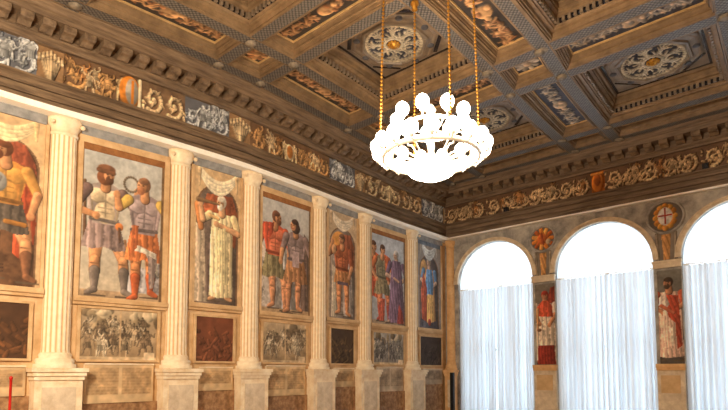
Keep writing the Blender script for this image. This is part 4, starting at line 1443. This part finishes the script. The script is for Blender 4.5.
def coffer(i, k, label):
    x0, x1, y1, y0 = LX[i], LX[i + 1], RY[k], RY[k + 1]
    crn = warp_arr([(x, y, ZC + .3) for x in (x0 + .3, x1 - .3) for y in (y0 + .3, y1 - .3)])
    if not in_frame(crn, 0):
        return
    cx, cy = (x0 + x1) / 2, (y0 + y1) / 2
    D = .66
    t = thing('ceiling_coffer', label, 'coffer', (cx, cy, ZC + D), 'square ceiling coffers')
    pr = [(BW, 0), (.185, 0), (.19, .06), (.205, .06), (.21, .03), (.225, .03), (.23, .12), (.30, .13), (.305, .17), (.34, .19), (.345, .34), (.365, .34), (.37, .31), (.385, .31), (.39, .37), (.45, .39), (.455, .45), (.475, .45), (.48, .55), (.53, .57), (.54, D)]
    mb = MB(); mb.rings(pr, x0, x1, y0, y1, ZC, sub=5); mb.build('frame', 'gilt_wood', t)
    # dentils: one crenellated band running round all four sides
    a, b_, c, d = x0 + .345, x1 - .345, y0 + .345, y1 - .345
    dp, zb, zt = .055, ZC + .205, ZC + .315
    mb = MB(); mb.rings([(.346, .2), (.346, .318)], x0, x1, y0, y1, ZC, sub=2); mb.build('dentil_gap_shade', 'dark_inlay_and_shade', t)  # dark strip stands in for the shade between the teeth
    path = []
    for (p, q, nx_, ny_) in (((a, c), (b_, c), 0, 1), ((b_, c), (b_, d), -1, 0), ((b_, d), (a, d), 0, -1), ((a, d), (a, c), 1, 0)):
        L = math.hypot(q[0] - p[0], q[1] - p[1])
        ux, uy = (q[0] - p[0]) / L, (q[1] - p[1]) / L
        n = int(L / .125)
        for j in range(n):
            s0, s1 = (j + .24) * L / n, (j + .76) * L / n
            for (s_, o_) in ((s0, -.004), (s0, dp), (s1, dp), (s1, -.004)):
                path.append((p[0] + ux * s_ + nx_ * o_, p[1] + uy * s_ + ny_ * o_))
    m = len(path)
    mb = MB()
    fs = [(j, (j + 1) % m, m + (j + 1) % m, m + j) for j in range(m)]
    fs += [(j, j + 1, j + 2, j + 3) for j in range(0, m, 4)] + [(m + j, m + j + 1, m + j + 2, m + j + 3) for j in range(0, m, 4)]
    mb.add([(x, y, zb) for x, y in path] + [(x, y, zt) for x, y in path], fs)
    mb.build('dentil_band', 'ceiling_wood', t)
    # flat panel
    o = .54
    a, b_, c, d = x0 + o, x1 - o, y0 + o, y1 - o
    Z = ZC + D
    mb = MB(); mb.box(a, b_, c, d, Z - .01, Z + .03); mb.build('panel', 'ceiling_wood', t)
    # dark inlay: a square and four corner cuts
    e = .06
    mb = MB()
    mb.rings([(0, -.011), (0, -.022), (e, -.022), (e, -.011)], a, b_, c, d, Z, sub=1)
    mb.build('inlay_border', 'dark_inlay_and_shade', t)
    hx, hy = (b_ - a) / 2, (d - c) / 2
    cut = .6
    for sx in (-1, 1):
        for sy in (-1, 1):
            p = (cx + sx * (hx - .09), cy + sy * (hy - cut)); q = (cx + sx * (hx - cut), cy + sy * (hy - .09))
            nx_, ny_ = -sx * .7071, -sy * .7071
            mb = MB()
            mb.add([(p[0], p[1], Z - .024), (q[0], q[1], Z - .024), (q[0] + nx_ * .09, q[1] + ny_ * .09, Z - .024), (p[0] + nx_ * .09, p[1] + ny_ * .09, Z - .024),
                    (p[0], p[1], Z), (q[0], q[1], Z), (q[0] + nx_ * .09, q[1] + ny_ * .09, Z), (p[0] + nx_ * .09, p[1] + ny_ * .09, Z)],
                   [(0, 1, 2, 3), (0, 4, 5, 1), (1, 5, 6, 2), (2, 6, 7, 3), (3, 7, 4, 0)])
            mb.build('corner_inlay', 'dark_inlay_and_shade', t)
    # octagon
    R8 = min(hx, hy) - .1
    mb = MB()
    mb.lathe_oct = None
    pf = [(R8, 0), (R8, -.05), (R8 - .05, -.075), (R8 - .1, -.06), (R8 * .80, -.09), (R8 * .78, -.13), (R8 * .73, -.14), (R8 * .70, -.10), (R8 * .70, 0)]
    vs, fs = [], []
    for ri, (r_, z) in enumerate(pf):
        for q in range(8):
            an = math.pi / 8 + q * math.pi / 4
            rr = r_ / math.cos(math.pi / 8)
            vs.append((cx + rr * math.cos(an), cy + rr * math.sin(an), Z + z))
    for ri in range(len(pf) - 1):
        for q in range(8):
            fs.append((ri * 8 + q, ri * 8 + (q + 1) % 8, (ri + 1) * 8 + (q + 1) % 8, (ri + 1) * 8 + q))
    mb.add(vs, fs); mb.build('octagon', 'ceiling_wood', t)
    for q in range(8):
        an = q * math.pi / 4
        r_ = R8 * .90
        x, y = cx + r_ * math.cos(an), cy + r_ * math.sin(an)
        mb = MB(); mb.lathe([(.085, 0), (.085, -.02), (.06, -.035), (.01, -.04)], (x, y, Z - .065), 12); mb.build('oval_inlay', 'slate_oval', t, True)
    mb = MB(); mb.torus((cx, cy, Z - .1), R8 * .735, .03, 48, 8, .8); mb.build('rosette_rim', 'pale_carving', t, True)
    # rosette: pale openwork foliage over slate
    RR = R8 * .70
    res = .024
    cv = Canvas(cx - RR, cx + RR, cy - RR, cy + RR, res, (50, 50, 60), i * 7 + k)
    PC = (198, 182, 154)
    for q in range(8):
        an = q * math.pi / 4 + .2
        ox, oy = cx + RR * .6 * math.cos(an), cy + RR * .6 * math.sin(an)
        r_ = RR * .2
        pts = [(ox + r_ * math.cos(an + .9 + u), oy + r_ * math.sin(an + .9 + u)) for u in np.linspace(0, 5.2, 13)]
        cv.path(pts, .035, .026, PC, .3, 1)
        cv.cap((ox, oy), (cx + RR * .4 * math.cos(an + .25), cy + RR * .4 * math.sin(an + .25)), .035, .025, PC, .3, 1)
        a2 = an + math.pi / 8
        cv.cap((cx + RR * .3 * math.cos(a2), cy + RR * .3 * math.sin(a2)), (cx + RR * .9 * math.cos(a2), cy + RR * .9 * math.sin(a2)), .03, .022, PC, .3, 1)
        for e in (-.16, .16):
            cv.cap((cx + RR * .7 * math.cos(a2), cy + RR * .7 * math.sin(a2)), (cx + RR * .88 * math.cos(a2 + e), cy + RR * .88 * math.sin(a2 + e)), .03, .02, PC, .3, 1)
    for q in range(24):
        an = q * math.pi / 12
        cv.ell(cx + RR * .3 * math.cos(an), cy + RR * .3 * math.sin(an), .045, .045, PC, .2, 1)
    for q in range(40):
        an = q * math.pi / 20
        cv.ell(cx + RR * .96 * math.cos(an), cy + RR * .96 * math.sin(an), .06, .06, (186, 168, 138), .2, 1)
    d_ = np.hypot(cv.U - cx, cv.V - cy)
    sq = np.maximum(np.abs(cv.U - cx), np.abs(cv.V - cy)) / np.maximum(d_, 1e-6)
    U2, V2 = cx + (cv.U - cx) * sq, cy + (cv.V - cy) * sq
    ix = np.clip(((U2 - cv.u0) / (2 * RR) * (cv.nx - 1)).round().astype(int), 0, cv.nx - 1)
    iy = np.clip(((V2 - cv.v0) / (2 * RR) * (cv.ny - 1)).round().astype(int), 0, cv.ny - 1)
    cv.a, cv.h, cv.U, cv.V = cv.a[iy, ix], cv.h[iy, ix], U2, V2
    ro = cv.mesh('rosette', 'ceiling_paint', t, 'C', Z - .07, .04)
    mb = MB()
    for q in range(10):
        an = q * math.pi / 5
        mb.sphere((cx + .12 * math.cos(an), cy + .12 * math.sin(an), Z - .11), .045, 8, .7)
    mb.lathe([(.11, 0), (.13, -.04), (.09, -.08), (.05, -.12), (.01, -.13)], (cx, cy, Z - .08), 14)
    mb.build('gilt_flower', 'gilding', ro, True)


CNM = {0: 'the strip beside the frescoes', 2: 'the chandelier strip', 4: 'the rightmost strip'}
RNM = {0: 'the window cornice strip', 2: 'the first cross strip', 4: 'the second cross strip', 6: 'the third cross strip'}
CO = {1: 'left of the chandelier', 3: 'right of the chandelier'}
RO = {1: 'nearest the windows', 3: 'second from the windows', 5: 'third from the windows'}
for i in range(5):
    for k in range(7):
        if i % 2 == 1 and k % 2 == 1:
            coffer(i, k, 'square coffer with octagon rosette, row %s, %s' % (RO[k], CO[i]))
        elif i % 2 == 0 and k % 2 == 0:
            strip_cell(i, k, ('small square ceiling panel where %s meets %s' % (CNM[i], RNM[k])))
        elif i % 2 == 0:
            strip_cell(i, k, 'long painted ceiling panel in %s, coffer row %s' % (CNM[i], RO[k]))
        else:
            strip_cell(i, k, 'long painted ceiling panel in %s, %s' % (RNM[k], CO[i]))
# timber filling beyond the last lines
mb = MB(); mb.box(.0, RW, 17.42, BACK, ZC, ZC + .1)
struct('trim_3', mb, 'old_timber')
mb = MB(); mb.sweep([(0, ZC + .001), (0, ZC + .1), (.78, ZC + .1), (.78, ZC + .001)], ystations(2.4, 17.42, .6), 'y')
struct('trim_4', mb, 'old_timber')
mb = MB(); mb.sweep([(LX[5] - .3, ZC + .02), (LX[5] - .3, ZC + .1), (RW, ZC + .1), (RW, ZC + .02)], ystations(2.4, 17.42, .6), 'y')
struct('trim_5', mb, 'ceiling_wood')

# ---- chandelier
CX, CY = 6.466, 7.93
ZL, ZU = 5.62, 6.27
t = thing('chandelier', 'large brass chandelier with two tiers of glowing globe lamps hanging on four chains', 'chandelier', (CX, CY, 5.1))


def cmb():
    return MB(warp=False)


m_ = cmb(); m_.torus((CX, CY, ZL), .86, .035, 56, 8, 1.4); m_.build('ring', 'glare_pale_brass', t, True)
m_ = cmb(); m_.torus((CX, CY, ZU - .12), .5, .028, 44, 8, 1.3); m_.build('upper_ring', 'glare_pale_brass', t, True)
m_ = cmb(); m_.lathe([(.02, -.42), (.06, -.4), (.1, -.34), (.07, -.28), (.14, -.2), (.2, -.1), (.12, 0), (.05, .08), (.07, .2), (.05, .34), (.09, .45), (.05, .56), (.04, .76), (.1, .86), (.06, .95), (.01, 1.0)], (CX, CY, ZL), 18)
m_.build('stem', 'glare_pale_brass', t, True)
m_ = cmb(); m_.lathe([(.02, -.24), (.2, -.22), (.38, -.14), (.46, -.05), (.44, -.04), (.36, -.11), (.18, -.18), (.02, -.2)], (CX, CY, ZL - .18), 28)
m_.build('bowl', 'lit_globe', t, True)
for ring, n, r0, r1, zb, zl, rg in (('lower', 18, .86, .98, ZL, ZL + .17, .12), ('upper', 9, .5, .62, ZU - .12, ZU + .09, .12), ('middle', 11, .6, .72, ZL + .02, ZL + .3, .11)):
    for q in range(n):
        a = 2 * math.pi * (q + .3) / n
        ca, sa = math.cos(a), math.sin(a)
        m_ = cmb()
        P_ = [(.12, zb - .05), (.3 * r0 + .05, zb - .12), (r0 * .7, zb - .1), (r0, zb), (r1 - .02, zb - .03), (r1, zb + .03), (r1, zl - rg)]
        m_.tube([(CX + r * ca, CY + r * sa, z) for r, z in P_], .016, 6)
        am = m_.build('arm', 'glare_pale_brass', t, True)
        m_ = cmb(); m_.lathe([(.03, -.05), (.05, -.03), (.055, 0), (.02, .01)], (CX + r1 * ca, CY + r1 * sa, zl - rg), 10); m_.build('cup', 'glare_pale_brass', am, True)
        m_ = cmb(); m_.sphere((CX + r1 * ca, CY + r1 * sa, zl), rg, 14, 1.12); m_.build('lamp_globe', 'lit_globe', t, True)
for q in range(4):
    a = math.radians(13) + q * math.pi / 2
    d = RT * math.cos(a) + FW0 * math.sin(a)
    top = Vector((CX, CY, ZC + .0)) + d * .86
    bot = Vector((CX, CY, ZL + .3)) + d * .95
    m_ = cmb()
    nl = 46
    for j in range(nl):
        p0, p1 = bot.lerp(top, j / nl), bot.lerp(top, (j + .86) / nl)
        m_.tube([p0, p0.lerp(p1, .25), p0.lerp(p1, .75), p1], [.008, .024, .024, .008], 6)
    ch = m_.build('chain', 'brass', t, True)
    m_ = cmb(); m_.lathe([(.02, -.2), (.06, -.17), (.05, -.1), (.085, -.06), (.085, -.01)], tuple(top), 12); m_.build('ceiling_hook', 'gilding', ch, True)
    m_ = cmb(); m_.tube([bot, Vector((CX, CY, ZL)) + d * .87], .022, 8); m_.sphere(tuple(bot), .05, 10); m_.build('link_rod', 'brass', ch, True)

# ---- slender things at the photo's foot
t = thing('black_post', 'slim black upright post standing in the corner beside the first curtain', 'post', (.855, 17.2, 0))
m_ = cmb(); m_.box(.79, .92, 17.14, 17.26, .04, 1.73); m_.build('shaft', 'black_metal', t)
m_ = cmb(); m_.lathe([(.2, 0), (.2, .03), (.05, .05)], (.855, 17.2, 0), 20); m_.build('foot', 'black_metal', t)
t = thing('red_pole', 'thin red pole standing in front of the pale tablet at the photo edge', 'pole', (.9, 3.6, 0))


def at_px(px, dist):
    return CAMP + (FW0 + RT * ((px - 364) / F)) * dist


p = at_px(12.3, 9.4)
t.location = (p.x, p.y, 0)
m_ = cmb(); m_.lathe([(.022, .02), (.022, 1.62), (.03, 1.63), (.03, 1.66), (.01, 1.68)], (p.x, p.y, 0), 12); m_.build('tube', 'red_paint', t, True)
m_ = cmb(); m_.lathe([(.17, 0), (.17, .015), (.04, .03)], (p.x, p.y, 0), 20); m_.build('foot', 'black_metal', t)

# ------------------------------------------------------------------ light
W = bpy.data.worlds.new('sky'); SC.world = W; W.use_nodes = True
W.node_tree.nodes['Background'].inputs['Color'].default_value = rgb(208, 231, 250)
W.node_tree.nodes['Background'].inputs['Strength'].default_value = 5.5


def lamp(name, loc, power, col, size=.35):
    l = bpy.data.lights.new(name, 'POINT')
    l.energy = power; l.color = col; l.shadow_soft_size = size
    o = bpy.data.objects.new(name, l); o.location = loc
    COL.objects.link(o)
    return o


# the hall's other chandelier, behind the photographer
lamp('second_chandelier_light', (6.2, -.6, 5.0), 2700, (1.0, .87, .68), .6)

SC.view_settings.view_transform = 'Standard'
SC.view_settings.look = 'None'
SC.view_settings.gamma = 1
SC.view_settings.use_curve_mapping = False
SC.view_settings.exposure = 0.2
